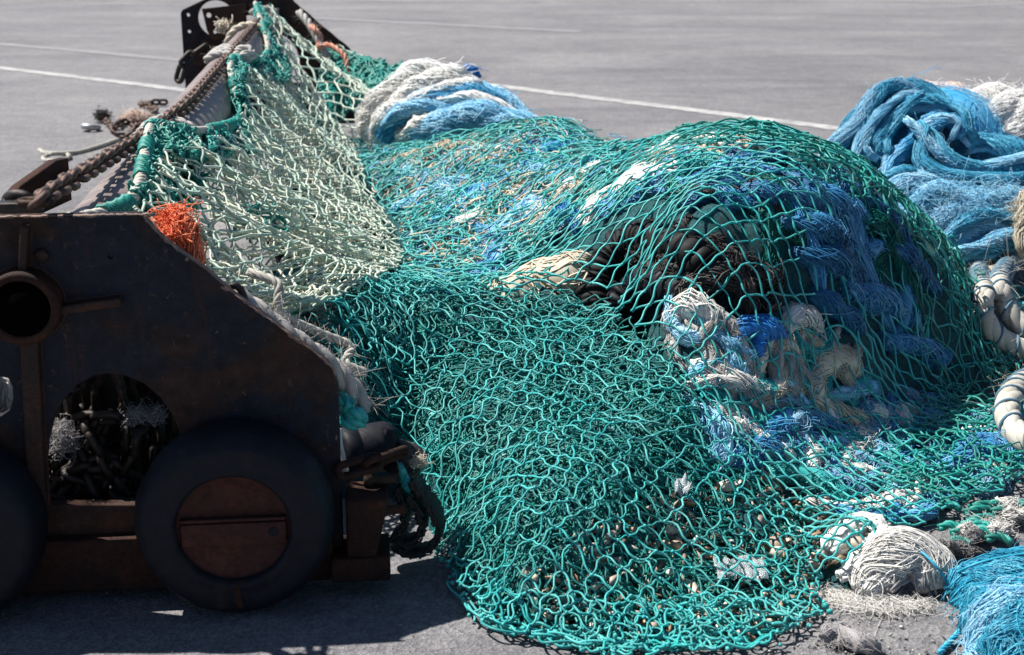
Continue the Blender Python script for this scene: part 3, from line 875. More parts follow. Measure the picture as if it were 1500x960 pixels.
BACK = np.array([  # the far side of the pile, on and near the ground
 (-.35, 7.5, .25), (.1, 7.4, .15), (.35, 6.9, .25), (.75, 6.7, .1), (.55, 6.2, .45), (.85, 6.1, .3), (1.2, 6.0, .2), (1.05, 5.5, .55), (1.6, 5.6, .2), (1.5, 5.1, .45), (1.9, 5.2, .1), (1.75, 4.9, .2), (2.2, 4.8, .05), (-.2, 8.3, .1),
 (.5, 8.0, 0), (1.2, 7.2, 0), (2.2, 6.2, 0), (2.6, 5.2, 0), (2.6, 4.4, 0), (-1.15, 9.4, .12), (-.8, 8.9, .2), (-.6, 9.6, .0)])
CP = np.concatenate([CP, BACK])
def tps(r2):
    return .5 * r2 * np.log(r2 + 1e-9)
_n = len(CP)
_d2 = ((CP[:, None, :2] - CP[None, :, :2]) ** 2).sum(-1)
_A = np.zeros((_n + 3, _n + 3))
_A[:_n, :_n] = tps(_d2) + np.eye(_n) * .0015
_A[:_n, _n] = 1; _A[:_n, _n + 1:] = CP[:, :2]; _A[_n:, :_n] = _A[:_n, _n:].T
_w = np.linalg.solve(_A, np.concatenate([CP[:, 2], [0, 0, 0]]))
GX = np.linspace(-1.9, 3.0, 330); GY = np.linspace(2.4, 10.2, 460)
_gx, _gy = np.meshgrid(GX, GY)
_q = np.stack([_gx.ravel(), _gy.ravel()], -1)
_h = np.concatenate([tps(((c[:, None] - CP[None, :, :2]) ** 2).sum(-1)) @ _w[:_n] + _w[_n] + c @ _w[_n + 1:] for c in np.array_split(_q, 40)])
HG = np.clip(_h, 0, .95).reshape(_gx.shape)
def H(x, y):
    fx = np.clip((np.asarray(x) - GX[0]) / (GX[1] - GX[0]), 0, len(GX) - 1.001); fy = np.clip((np.asarray(y) - GY[0]) / (GY[1] - GY[0]), 0, len(GY) - 1.001)
    i, j = fx.astype(int), fy.astype(int); a, b = fx - i, fy - j
    return (HG[j, i] * (1 - a) + HG[j, i + 1] * a) * (1 - b) + (HG[j + 1, i] * (1 - a) + HG[j + 1, i + 1] * a) * b
TS = np.linspace(2.2, 11, 1800)
def on(px, py, dz=0.0):
    """the point of the pile's surface, raised by dz, that stands where this bit of the photo shows it"""
    d = ray(px, py)
    p = CAM + d * TS[:, None]
    k = np.nonzero(p[:, 2] < np.maximum(H(p[:, 0], p[:, 1]) + dz, .004))[0]
    return p[k[0]] if len(k) else p[-1]

# ------------------------------------------------------------------ netting
def strands(K, ok, r, knot=1.9, wav=.12, seg=6, lift=.05, k=5, jitr=.12, offs=None):
    """diamond-mesh netting: K (J,I,3) knot positions, rows offset by half a mesh"""
    J, I, _ = K.shape
    A, B, S = [], [], []
    for j in range(J - 1):
        for sgn in (0, 1):
            i = np.arange(I)
            i2 = i + (sgn if j % 2 else sgn - 1)
            m = (i2 >= 0) & (i2 < I)
            m[m] &= ok[j, i[m]] & ok[j + 1, i2[m]]
            A.append(K[j, i[m]]); B.append(K[j + 1, i2[m]]); S.append(np.full(m.sum(), 1 if sgn else -1))
    A, B, S = np.concatenate(A), np.concatenate(B), np.concatenate(S)
    L = np.linalg.norm(B - A, axis=1)
    keep = L < np.median(L) * 3.2
    A, B, S, L = A[keep], B[keep], S[keep], L[keep]
    n = len(A)
    t = np.linspace(0, 1, seg + 1)[None, :, None]
    D = (B - A)
    up = np.array([0, 0, 1.0])
    lat = np.cross(D, up); lat /= np.linalg.norm(lat, axis=1, keepdims=True) + 1e-9
    vert = np.cross(lat, D); vert /= np.linalg.norm(vert, axis=1, keepdims=True) + 1e-9
    a1 = (S * wav + rng.normal(0, wav * .4, n)) * L
    a2 = rng.normal(0, wav * .4, n) * L
    a3 = (lift + rng.normal(0, wav * .4, n)) * L
    P = A[:, None] + D[:, None] * t
    P = P + lat[:, None] * (a1[:, None, None] * np.sin(2 * math.pi * t) * .62 + a2[:, None, None] * np.sin(math.pi * t)) + vert[:, None] * (a3[:, None, None] * np.sin(math.pi * t))
    P[..., 2] = np.maximum(P[..., 2], .006)
    rr = r * np.clip(rng.normal(1, jitr, n), .7, 1.4)
    g = tubes(P, rr, k, caps=False)
    C = K[ok]
    if knot:
        g.merge(blobs(C, r * knot))
    return g

def net_on_pile(poly, cell, ang, dz, r, warp=.05, noise_z=.012, wav=.12, aspect=1.0, persp=True, box_=(-1.6, 2.6, 2.5, 9.0), ref=4.0, seedn=1, knot=1.8, seg=6, drop=0.0, lift=.05, jit=.14):
    """netting draped on the pile surface; the meshes open where the net is stretched over the far heap"""
    x0, x1, y0, y1 = box_
    ca, sa = math.cos(ang), math.sin(ang)
    if persp:
        cc = cell / ref
        nj = int(math.log(y1 / y0) / (cc * aspect * .5)) + 1
        Yk = y0 * np.exp(np.arange(nj) * cc * aspect * .5)
        Xs = np.arange(x0 / y0 * 1.2, x1 / y0 * 1.2, cc)
        jj, ii = np.meshgrid(np.arange(nj), np.arange(len(Xs)), indexing='ij')
        yy = Yk[jj]; xx = (Xs[ii] + np.where(jj % 2, .5 * cc, 0)) * yy
    else:
        R0 = max(x1 - x0, y1 - y0) * .8
        a = np.arange(-R0, R0, cell); b = np.arange(-R0, R0, cell * aspect * .5)
        jj, ii = np.meshgrid(np.arange(len(b)), np.arange(len(a)), indexing='ij')
        yy = b[jj]; xx = a[ii] + np.where(jj % 2, .5 * cell, 0)
        cx_, cy_ = (x0 + x1) / 2, (y0 + y1) / 2
        xx, yy = cx_ + ca * xx - sa * yy, cy_ + sa * xx + ca * yy
    if persp and ang:
        xc, yc = (x0 + x1) / 2, (y0 + y1) / 2
        xx, yy = xc + ca * (xx - xc) - sa * (yy - yc), yc + sa * (xx - xc) + ca * (yy - yc)
    lc = cell * (yy / ref if persp else 1)
    X = xx + warp * vnoise(xx, yy, 2.6, seedn) + warp * .45 * vnoise(xx, yy, 7, seedn + 3) + rng.normal(0, jit, xx.shape) * lc
    Y = yy + warp * vnoise(xx, yy, 2.9, seedn + 5) + warp * .45 * vnoise(xx, yy, 8, seedn + 8) + rng.normal(0, jit, xx.shape) * lc
    Z = H(X, Y) + dz + noise_z * vnoise(X, Y, 15, seedn + 2) + rng.normal(0, .35, X.shape) * noise_z
    K = np.stack([X, Y, np.maximum(Z, .008)], -1)
    pp = project(K)
    ok = in_poly(pp, poly) & (X > x0 - .2) & (X < x1 + .3) & (Y > 2.4) & (Y < y1 + .5)
    if drop: ok &= rng.random(X.shape) > drop
    return strands(K, ok, r, knot, wav, seg, lift)

PILE = [(505, 205), (560, 196), (640, 186), (730, 178), (800, 170), (860, 176), (920, 205), (1000, 180), (1120, 172), (1260, 228), (1340, 300), (1400, 358), (1440, 420), (1480, 500), (1540, 520), (1560, 690), (1500, 705), (1400, 748), (1300, 792), (1195, 852), (1200, 905), (1100, 948), (880, 958), (780, 936), (700, 908), (640, 800), (580, 640), (520, 585), (480, 520), (430, 470), (520, 410), (590, 390), (580, 340), (530, 270)]
COVER = [(700, 440), (790, 330), (850, 262), (930, 196), (1000, 180), (1120, 172), (1260, 228), (1340, 300), (1400, 358), (1440, 420), (1480, 500), (1540, 520), (1560, 690), (1500, 705), (1400, 748), (1300, 792), (1195, 852), (1185, 800), (1120, 700), (1040, 600), (960, 500), (880, 440), (800, 425)]
APRON = [(430, 468), (520, 415), (620, 395), (720, 420), (820, 420), (900, 435), (980, 500), (1060, 600), (1130, 700), (1200, 790), (1200, 905), (1100, 948), (880, 958), (780, 936), (700, 908), (640, 800), (580, 640), (520, 585), (480, 520)]
RIDGE = [(505, 205), (560, 196), (640, 186), (730, 178), (800, 170), (860, 176), (930, 205), (900, 260), (840, 320), (770, 390), (700, 440), (620, 430), (570, 390), (590, 360), (580, 330), (530, 270)]

gn = thing('green_trawl_net', at(900, 700, 0), 'big green trawl net spread over the whole heap, knotted diamond mesh', 'fishing net')
g = net_on_pile(COVER, .084, .0, .012, .0031, warp=.024, noise_z=.004, wav=.095, aspect=.7, box_=(-.6, 2.5, 2.9, 6.6), seedn=1, jit=.025)
build('stretched_netting', g, M['green'], gn)
g = net_on_pile(APRON, .086, .12, .016, .0026, warp=.06, noise_z=.012, wav=.16, box_=(-1.4, 1.4, 2.5, 5.2), seedn=2, jit=.07, knot=2.0)
slack = g
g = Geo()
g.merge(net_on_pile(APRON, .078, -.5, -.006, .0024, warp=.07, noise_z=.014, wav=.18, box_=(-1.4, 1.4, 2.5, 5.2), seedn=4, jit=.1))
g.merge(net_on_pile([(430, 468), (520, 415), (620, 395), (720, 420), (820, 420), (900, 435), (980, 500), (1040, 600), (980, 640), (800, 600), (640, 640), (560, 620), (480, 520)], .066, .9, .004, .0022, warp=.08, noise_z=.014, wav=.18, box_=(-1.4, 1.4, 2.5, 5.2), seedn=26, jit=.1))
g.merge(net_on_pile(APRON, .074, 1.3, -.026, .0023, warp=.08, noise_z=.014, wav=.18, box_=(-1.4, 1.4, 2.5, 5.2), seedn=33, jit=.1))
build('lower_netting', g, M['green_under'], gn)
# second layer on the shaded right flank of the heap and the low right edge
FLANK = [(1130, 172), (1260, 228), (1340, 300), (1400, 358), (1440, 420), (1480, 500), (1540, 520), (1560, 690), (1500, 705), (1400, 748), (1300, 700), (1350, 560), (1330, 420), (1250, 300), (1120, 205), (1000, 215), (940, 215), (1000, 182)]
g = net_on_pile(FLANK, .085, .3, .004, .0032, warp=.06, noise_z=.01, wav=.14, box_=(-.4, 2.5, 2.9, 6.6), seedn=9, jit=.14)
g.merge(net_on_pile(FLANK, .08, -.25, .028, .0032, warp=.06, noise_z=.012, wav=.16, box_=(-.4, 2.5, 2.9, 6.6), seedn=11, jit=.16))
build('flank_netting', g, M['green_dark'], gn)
# doubled fold that stands up on the left of the apron
FOLD = [(455, 440), (505, 418), (560, 398), (605, 405), (625, 440), (650, 500), (660, 560), (600, 560), (520, 510), (470, 480)]
slack.merge(net_on_pile(FOLD, .07, 1.0, .035, .0025, warp=.06, noise_z=.02, wav=.2, persp=False, box_=(-1.2, 0, 3.0, 4.8), seedn=14, jit=.1))
# gathered edge along the front
ED = [(640, 800), (672, 862), (700, 905), (740, 925), (800, 938), (880, 956), (960, 955), (1040, 950), (1110, 946), (1170, 925), (1196, 898), (1200, 868), (1192, 850)]
ep = spline([at(a, b, .012) for a, b in ED], 150)
g = Geo()
for q in range(9):
    off = rng.normal(0, .016, 3) * [1, 1, .3]; i0 = rng.integers(0, 95); sl_ = slice(i0, i0 + rng.integers(25, 55))
    e = ep + off + np.stack([.02 * vnoise(ep[:, 0], ep[:, 1], 22, 20 + q), .024 * vnoise(ep[:, 0], ep[:, 1], 26, 30 + q), .008 + .012 * np.abs(vnoise(ep[:, 0], ep[:, 1], 20, 40 + q))], -1)
    g.merge(tubes(e[sl_], .0032, 6))
g.merge(blobs(ep[rng.integers(0, 150, 90)] + rng.normal(0, .012, (90, 3)) * [1, 1, .5] + [0, 0, .012], rng.uniform(.0045, .0085, 90)))
slack.merge(g)
# folded-back strips of mesh just inside the edge
STRIP = [(640, 790), (690, 815), (800, 860), (900, 872), (1010, 872), (1110, 862), (1190, 850), (1205, 900), (1110, 950), (880, 960), (780, 938), (698, 908)]
for a_, c_, d_, q_ in ((.05, .082, .022, 16), (.5, .075, .01, 18)):
    slack.merge(net_on_pile(STRIP, c_, a_, d_, .0028, warp=.05, noise_z=.013, wav=.2, aspect=.7, box_=(-.6, 1.0, 2.5, 3.6), seedn=q_, jit=.12))
build('slack_netting', slack, M['green'], gn)

# the finer net over the ridge behind
rn = thing('fine_green_net', at(720, 400, 0), 'fine green net bunched over the low ridge between the two bigger heaps', 'fishing net')
g = net_on_pile(RIDGE, .075, .4, .014, .0034, warp=.08, noise_z=.014, wav=.16, box_=(-1.5, 1.5, 3.6, 8.6), ref=5.0, seedn=21, jit=.16, seg=4)
g.merge(net_on_pile(RIDGE, .07, -.5, -.004, .0034, warp=.08, noise_z=.014, wav=.16, box_=(-1.5, 1.5, 3.6, 8.6), ref=5.0, seedn=23, jit=.18, seg=4))
build('netting', g, M['green_blue'], rn)

# ------------------------------------------------------------------ dark tangle that fills the heap
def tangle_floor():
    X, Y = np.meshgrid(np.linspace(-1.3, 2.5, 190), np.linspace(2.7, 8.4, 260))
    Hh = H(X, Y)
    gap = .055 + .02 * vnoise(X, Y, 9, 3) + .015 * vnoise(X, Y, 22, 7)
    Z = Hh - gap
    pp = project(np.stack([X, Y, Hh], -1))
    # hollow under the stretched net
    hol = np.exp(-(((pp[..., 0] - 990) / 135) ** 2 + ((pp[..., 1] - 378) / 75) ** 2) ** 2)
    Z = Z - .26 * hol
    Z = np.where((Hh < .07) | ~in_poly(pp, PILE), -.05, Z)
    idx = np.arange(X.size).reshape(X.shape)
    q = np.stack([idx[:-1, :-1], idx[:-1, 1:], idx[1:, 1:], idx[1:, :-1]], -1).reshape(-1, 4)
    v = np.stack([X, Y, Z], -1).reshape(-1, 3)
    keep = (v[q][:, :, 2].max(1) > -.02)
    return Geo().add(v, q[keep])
def tangle_mat():
    m, nt, bs = new_mat('mixed_netting')
    oc = objco(nt)
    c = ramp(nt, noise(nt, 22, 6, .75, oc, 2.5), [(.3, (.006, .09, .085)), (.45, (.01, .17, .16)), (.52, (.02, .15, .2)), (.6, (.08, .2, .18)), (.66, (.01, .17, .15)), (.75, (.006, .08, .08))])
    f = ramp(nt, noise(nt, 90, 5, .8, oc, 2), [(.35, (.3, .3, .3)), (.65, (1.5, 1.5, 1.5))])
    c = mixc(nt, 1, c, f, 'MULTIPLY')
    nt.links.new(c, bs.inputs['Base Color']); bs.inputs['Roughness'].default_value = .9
    bump(nt, bs, noise(nt, 120, 6, .8, oc, 2), 1.0, .02)
    return m
M['tangle'] = tangle_mat()
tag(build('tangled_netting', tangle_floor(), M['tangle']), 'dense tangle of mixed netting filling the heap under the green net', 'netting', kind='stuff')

def squiggles(poly, n, L, r, dzr, mat_seg=9, flow=None):
    """short curly ends of twine lying in the surface just under the net"""
    lo = np.min(poly, 0); hi = np.max(poly, 0)
    st = []
    while len(st) < n:
        q = rng.uniform(lo, hi)
        if in_poly(q[None], poly)[0]:
            st.append(on(q[0], q[1]))
    st = np.array(st)
    a = rng.uniform(0, 2 * math.pi, n) if flow is None else rng.normal(flow, .5, n)
    t = np.linspace(0, 1, mat_seg)
    cur = rng.normal(0, 2.2, (n, 1)) * t[None] + rng.uniform(.3, 1.2, (n, 1)) * np.sin(rng.uniform(4, 10, (n, 1)) * t[None] + rng.uniform(0, 6, (n, 1)))
    th = a[:, None] + cur
    st_ = L * rng.uniform(.5, 1.3, (n, 1)) / mat_seg
    x = st[:, :1] + np.cumsum(np.cos(th) * st_, 1); y = st[:, 1:2] + np.cumsum(np.sin(th) * st_, 1)
    z = H(x, y) + rng.uniform(dzr[0], dzr[1], (n, 1)) + .008 * np.sin(9 * t[None] + rng.uniform(0, 6, (n, 1)))
    P = np.stack([x, y, np.maximum(z, .006)], -1)
    k = in_poly(project(P), poly).all(1)
    return tubes(P[k], r * rng.uniform(.7, 1.3, k.sum()), 4)
LOWR = [(1000, 560), (1300, 540), (1440, 640), (1480, 690), (1300, 770), (1180, 800), (1060, 660)]
g = squiggles(APRON, 2000, .25, .0024, (-.06, -.025)); g.merge(squiggles(RIDGE, 250, .25, .003, (-.05, -.01))); g.merge(squiggles(LOWR, 160, .25, .003, (-.07, -.02)))
tag(build('loose_green_twine', g, M['green_dark']), 'loose dark green twine ends tangled beneath the green net', 'twine', kind='stuff')
g = squiggles(RIDGE, 420, .28, .003, (-.03, .012)); 
tag(build('loose_pale_twine', g, M['cream']), 'cream twine ends tangled in the ridge', 'twine', kind='stuff')
g = squiggles(RIDGE, 300, .3, .003, (-.03, .014))
g.merge(squiggles([(1000, 580), (1300, 560), (1420, 640), (1380, 720), (1180, 700), (1050, 680)], 220, .3, .0016, (-.04, .0)))
tag(build('loose_blue_twine', g, M['blue_mid']), 'blue twine ends tangled under and between the green meshes', 'twine', kind='stuff')

# ------------------------------------------------------------------ bundles under the net
def surf_hank(pts, R, n, r, mat, label, cat='net bundle', name='net_bundle', sink=.75, group=None, **kw):
    p = np.array([on(a, b) for a, b in pts]); p = spline(p, max(10, int(arclen(p) / .02)))
    p[:, 2] = np.maximum(np.minimum(p[:, 2], H(p[:, 0], p[:, 1])) - R * sink, R * .35)
    return tag(build(name, hank(p, R, n, r, raw=True, **kw), M[mat]), label, cat, group)
surf_hank([(1076, 505), (1085, 470), (1115, 468), (1140, 478), (1150, 500)], .04, 170, .0022, 'blue_strong', 'bright blue twine bundle looped under the stretched green net', wob=.2)
surf_hank([(1118, 470), (1112, 490), (1108, 512)], .035, 110, .0022, 'blue_strong', 'short bright blue twine tail hanging below the looped blue bundle', wob=.2)
surf_hank([(982, 470), (990, 440), (1020, 436), (1046, 448), (1050, 470)], .045, 160, .0022, 'white', 'white twine bundle at the foot of the black hollow')
surf_hank([(1150, 470), (1165, 448), (1190, 452), (1200, 474)], .042, 150, .002, 'white', 'round grey white fibre bundle right of the bright blue twine', loose=80)
surf_hank([(1195, 590), (1190, 550), (1205, 515), (1240, 510), (1255, 535)], .055, 200, .0024, 'cream', 'cream twine bundle arched in front of the dark heap', wob=.2)
surf_hank([(1180, 570), (1215, 585), (1250, 600), (1270, 590)], .04, 140, .0024, 'cream', 'cream twine strands lying below the arched cream bundle')
surf_hank([(1010, 520), (1050, 530), (1090, 545), (1130, 560)], .04, 150, .002, 'white', 'white net roll lying below the bright blue twine')
surf_hank([(1010, 575), (1040, 600), (1060, 640), (1050, 665)], .05, 180, .0016, 'blue_light', 'pale blue filament bundle beside the slack green mesh', loose=120)
surf_hank([(1065, 655), (1110, 640), (1160, 632), (1210, 650)], .06, 260, .0018, 'blue_mid', 'blue filament bundle lying low under the middle of the net', loose=160)
surf_hank([(1090, 615), (1140, 608), (1190, 600), (1230, 615)], .05, 200, .0016, 'blue_mid', 'blue filament bundle under the net above another blue bundle', loose=120)
surf_hank([(1215, 690), (1240, 650), (1270, 615), (1300, 600)], .055, 240, .0013, 'white', 'tangled white filament bundle rising between blue bundles', loose=300)
surf_hank([(1230, 680), (1270, 650), (1310, 660), (1340, 690)], .06, 260, .0015, 'blue_light', 'light blue filament bundle in front of the white tangle', loose=250)
surf_hank([(1380, 690), (1420, 660), (1470, 655), (1530, 675)], .07, 300, .0016, 'blue_mid', 'blue net bundle at the right edge below the rope loop', loose=250)
surf_hank([(1320, 620), (1370, 600), (1420, 610), (1470, 625)], .06, 220, .002, 'blue_mid', 'dull blue net bundle between the shaded flank and the lower rope loop', loose=100)
for i, (pts, R) in enumerate([
    ([(1020, 245), (1080, 232), (1140, 238)], .06), ([(1060, 275), (1120, 268), (1180, 280)], .06), ([(1140, 300), (1190, 310), (1240, 335)], .065),
    ([(1180, 260), (1230, 280), (1280, 310)], .065), ([(1160, 350), (1210, 360), (1260, 385)], .06), ([(1230, 400), (1280, 415), (1330, 440)], .065),
    ([(1290, 340), (1335, 370), (1370, 410)], .06), ([(1190, 410), (1230, 440), (1260, 470)], .05), ([(1290, 480), (1340, 490), (1390, 500)], .05), ([(1000, 285), (1040, 262), (1090, 250)], .05)]):
    spec = [('near the crest of the big heap', ), ('below the crest, above the black hollow',), ('right of the black hollow', ), ('on the upper right shoulder of the big heap',), ('in the middle of the shaded flank',), ('low on the shaded right flank',), ('at the right rim of the shaded flank',), ('right of the round white bundle',), ('at the foot of the shaded flank',), ('at the left of the crest',)][i][0]
    surf_hank(pts, R, 340, .0017, ['blue_mid', 'blue_shaded', 'blue_shaded', 'blue_mid', 'blue_shaded'][i % 5], 'coiled blue net bundle ' + spec, wob=.25, group='blue bundles inside the big heap')
surf_hank([(735, 425), (780, 400), (830, 385), (870, 372)], .1, 200, .0035, 'cream', 'thick cream canvas roll left of the black hollow', cat='canvas roll', name='canvas_roll', wob=.08, twist=.15, sink=.55)
surf_hank([(940, 228), (985, 208), (1030, 198), (1070, 196)], .07, 160, .003, 'white', 'white sheet roll along the left crest of the big heap', wob=.1, sink=.6)
surf_hank([(850, 318), (890, 280), (940, 252), (1000, 230)], .075, 160, .003, 'white', 'white sheet roll below the left crest of the big heap', wob=.1, sink=.6)
surf_hank([(800, 335), (815, 312), (840, 305), (850, 322)], .045, 120, .003, 'blue_strong', 'strong blue twine loop at the end of the ridge', wob=.15)
for i, (pts, mt, lb) in enumerate([
    ([(560, 235), (640, 215), (700, 205)], 'cream', 'cream net roll along the top of the ridge'), ([(580, 300), (640, 275), (700, 250)], 'blue_light', 'pale blue net roll in the middle of the ridge'),
    ([(640, 320), (680, 290), (740, 262)], 'blue', 'blue net roll through the centre of the ridge'), ([(640, 345), (690, 318), (720, 296)], 'white', 'white net roll low on the ridge front'),
    ([(760, 240), (810, 215), (860, 205)], 'blue', 'blue net roll beneath the right top of the ridge'), ([(720, 350), (760, 310), (800, 280)], 'blue_light', 'pale blue net roll beside the strong blue loop'),
    ([(700, 400), (730, 375), (760, 345)], 'blue_mid', 'dull blue net roll at the foot of the ridge'), ([(820, 280), (860, 250), (900, 232)], 'white', 'white net roll where ridge meets big heap')]):
    surf_hank(pts, .062, 320, .0017, mt, lb, loose=60, sink=.6, group='net rolls inside the ridge')
M['hose'] = steel('dusty_hose_rubber', [(.4, (.005, .005, .006)), (.64, (.010, .0095, .0105)), (.82, (.045, .042, .042))], (.5, .8), 14, 0, .4, spec=.25)
# the ribbed black rubber in the hollow
def ribbed(pts, R, dz, n=46):
    p = np.array([on(a, b) for a, b in pts]); p[:, 2] -= dz; n = int(arclen(p) / .026); p = spline(p, n * 8)
    ph = np.arange(n * 8) / 8.0
    seg = np.abs(np.sin(ph * math.pi)) ** .35
    rr = R * (.74 + .26 * seg) * (1 + .07 * rng.normal(0, 1, n + 1)[np.minimum(ph.astype(int), n)])
    return tubes(p, rr, 24)
g = ribbed([(872, 430), (876, 370), (908, 326), (955, 310), (1005, 322), (1040, 350)], .06, .09)
tag(build('ribbed_hose', g, M['hose']), 'black ribbed rubber hose curving inside the hollow', 'hose')
g = ribbed([(900, 440), (910, 380), (945, 345), (990, 350), (1040, 375)], .06, .15)
tag(build('ribbed_hose', g, M['rubber']), 'second black ribbed hose deeper in the hollow', 'hose')
surf_hank([(985, 420), (1010, 385), (1050, 365), (1090, 380), (1100, 420)], .05, 180, .0025, 'black_twine', 'black twine bundle lying in front of the ribbed hose', loose=150, sink=1.6)
surf_hank([(1060, 330), (1100, 340), (1130, 370), (1120, 410)], .055, 150, .0025, 'black_twine', 'dark twine bundle at the right side of the hollow', loose=80, sink=2.0)

# packed bundles that fill the heap
def packing(poly, n, R, mats, name, label, dz=1.0, L=.3, flow=None, r=.0017, nf=150):
    lo = np.min(poly, 0); hi = np.max(poly, 0); gs = {m: Geo() for m in mats}
    k = 0
    while k < n:
        q = rng.uniform(lo, hi)
        if not in_poly(q[None], poly)[0]: continue
        c = on(*q); a = rng.uniform(0, math.pi) if flow is None else rng.normal(flow, .5)
        t = np.linspace(-.5, .5, 5)
        bend = rng.normal(0, .35)
        x = c[0] + L * (np.cos(a) * t - np.sin(a) * bend * t * t * 2); y = c[1] + L * (np.sin(a) * t + np.cos(a) * bend * t * t * 2)
        RR = R * rng.uniform(.7, 1.2)
        pts = np.stack([x, y, np.maximum(H(x, y) - RR * rng.uniform(dz, dz + .7), .3 * RR)], -1)
        if in_poly(project(pts), poly).all():
            m = mats[k % len(mats)]
            gs[m].merge(hank(pts, RR, nf, r, M=14, wob=.4, cross=.5, twist=rng.uniform(.1, .7), loose=12))
        k += 1
    for i, m in enumerate(mats):
        if gs[m].n: tag(build(name, gs[m], M[m]), label[i], 'netting', kind='stuff')
FL2 = [(1010, 240), (1120, 195), (1250, 245), (1330, 320), (1400, 400), (1430, 470), (1400, 530), (1300, 530), (1230, 470), (1150, 440), (1110, 330), (1030, 285)]
packing(FL2, 95, .045, ['blue_shaded', 'green_dark', 'blue_mid', 'green_dark'], 'packed_netting', ['blue net folds packed inside the big heap', 'dark green net folds packed inside the big heap', 'dull blue net folds packed inside the big heap', 'dull sea green net folds packed inside the big heap'])  # dark mats put the flank's shade into the fold colours
CR2 = [(860, 300), (930, 235), (1000, 203), (1100, 192), (1120, 235), (1040, 262), (960, 280), (900, 320)]
packing(CR2, 46, .045, ['white', 'cream', 'green_blue', 'blue_light'], 'crest_netting', ['white net folds under the left crest of the big heap', 'cream net folds under the left crest of the big heap', 'sea green net folds under the left crest', 'pale blue net folds under the left crest'], dz=.7, L=.25)
AP2 = [(500, 470), (620, 420), (780, 440), (900, 470), (980, 560), (1040, 680), (960, 760), (800, 800), (690, 780), (600, 640)]
packing(AP2, 110, .034, ['green_dark', 'green_blue'], 'under_netting', ['dark green net folds under the slack front of the net', 'sea green net folds under the slack front of the net'], dz=1.7, L=.22)
RD2 = [(540, 225), (640, 198), (800, 185), (900, 215), (860, 290), (760, 390), (640, 400), (600, 330)]
packing(RD2, 80, .045, ['blue', 'cream', 'green_blue', 'white', 'blue_light'], 'ridge_netting', ['blue net folds packed in the ridge', 'cream net folds packed in the ridge', 'sea green net folds packed in the ridge', 'white net folds packed in the ridge', 'pale blue net folds packed in the ridge'], dz=.7)
LR2 = [(990, 540), (1180, 560), (1300, 560), (1440, 560), (1520, 600), (1520, 690), (1420, 735), (1330, 770), (1240, 760), (1120, 700), (1040, 680)]
WH2 = [(970, 435), (1040, 430), (1110, 500), (1200, 440), (1270, 520), (1300, 600), (1180, 610), (1050, 600), (985, 520)]
packing(WH2, 120, .028, ['white', 'cream', 'green', 'white', 'blue_light'], 'mixed_netting', ['white net scraps packed in front of the hollow', 'cream net scraps packed in front of the hollow', 'green net scraps packed in front of the hollow', 'whiter net scraps packed in front of the hollow', 'pale blue net scraps packed in front of the hollow'], dz=.8, L=.16, r=.0012, nf=110)
HO3 = [(840, 340), (890, 275), (1000, 245), (1120, 262), (1170, 340), (1120, 330), (1050, 292), (960, 285), (890, 318)]
packing(HO3, 150, .036, ['blue_shaded', 'green_dark', 'black_twine', 'blue_mid'], 'rim_netting', ['deep blue net folds round the hollow', 'dark green net folds round the hollow', 'black net folds round the hollow', 'dull blue net folds round the hollow'], dz=.8, L=.22)
HO2 = [(880, 330), (960, 310), (1060, 320), (1130, 370), (1120, 440), (1040, 430), (960, 430), (900, 400)]
packing(HO2, 90, .034, ['black_twine'], 'black_netting', ['black twine packed deep in the hollow'], dz=2.4, L=.18, r=.0014, nf=110)
packing(LR2, 150, .034, ['blue_mid', 'blue_light', 'white', 'blue_light', 'green'], 'low_netting', ['dull blue net folds under the low right part of the net', 'pale blue net folds under the low right part of the net', 'white net folds under the low right part of the net', 'paler blue net folds under the low right part', 'sea green net folds under the low right part'], dz=.45, L=.22)

# ------------------------------------------------------------------ shells, grit and scraps under the front of the net
def shards(poly, n, smin, smax, dz=(0, .02), ground=False):
    lo = np.min(poly, 0); hi = np.max(poly, 0); C = []
    while len(C) < n:
        q = rng.uniform(lo, hi)
        if in_poly(q[None], poly)[0]:
            C.append(at(q[0], q[1], .004) if ground else on(q[0], q[1], -.05))
    C = np.array(C)
    nv = 7
    a = np.arange(nv) * 2 * math.pi / nv
    rad = rng.uniform(.6, 1.2, (n, nv)) * (smin + (smax - smin) * rng.random((n, 1)) ** 2.2) * rng.uniform(.7, 1.3, (n, 1))
    x = rad * np.cos(a); y = rad * np.sin(a) * rng.uniform(.25, 1, (n, 1)); z = -np.abs(rng.normal(.25, .1, (n, 1))) * rad + rng.normal(0, .1, (n, nv)) * rad
    ring = np.stack([x, y, z], -1); top = np.stack([np.zeros(n), np.zeros(n), rad.mean(1) * .1], -1)[:, None]
    bot = np.stack([np.zeros(n), np.zeros(n), -rad.mean(1) * .05], -1)[:, None]
    V = np.concatenate([ring, top, bot], 1)
    al, be, ga = rng.normal(0, .8, n), rng.normal(0, .8, n), rng.uniform(0, 6.3, n)
    def rot(V, ang, i, j):
        c, s = np.cos(ang)[:, None], np.sin(ang)[:, None]
        W_ = V.copy(); W_[..., i] = c * V[..., i] - s * V[..., j]; W_[..., j] = s * V[..., i] + c * V[..., j]; return W_
    V = rot(rot(rot(V, ga, 0, 1), al, 1, 2), be, 0, 2)
    V = V + C[:, None] + np.array([0, 0, 1.0]) * (rng.uniform(*dz, (n, 1, 1)) + rad.mean(1)[:, None, None] * .25)
    i = np.arange(nv); tr = np.concatenate([np.stack([i, (i + 1) % nv, np.full(nv, nv)], -1), np.stack([(i + 1) % nv, i, np.full(nv, nv + 1)], -1)])
    return Geo().add(V.reshape(-1, 3), None, (tr[None] + (np.arange(n) * (nv + 2))[:, None, None]).reshape(-1, 3))
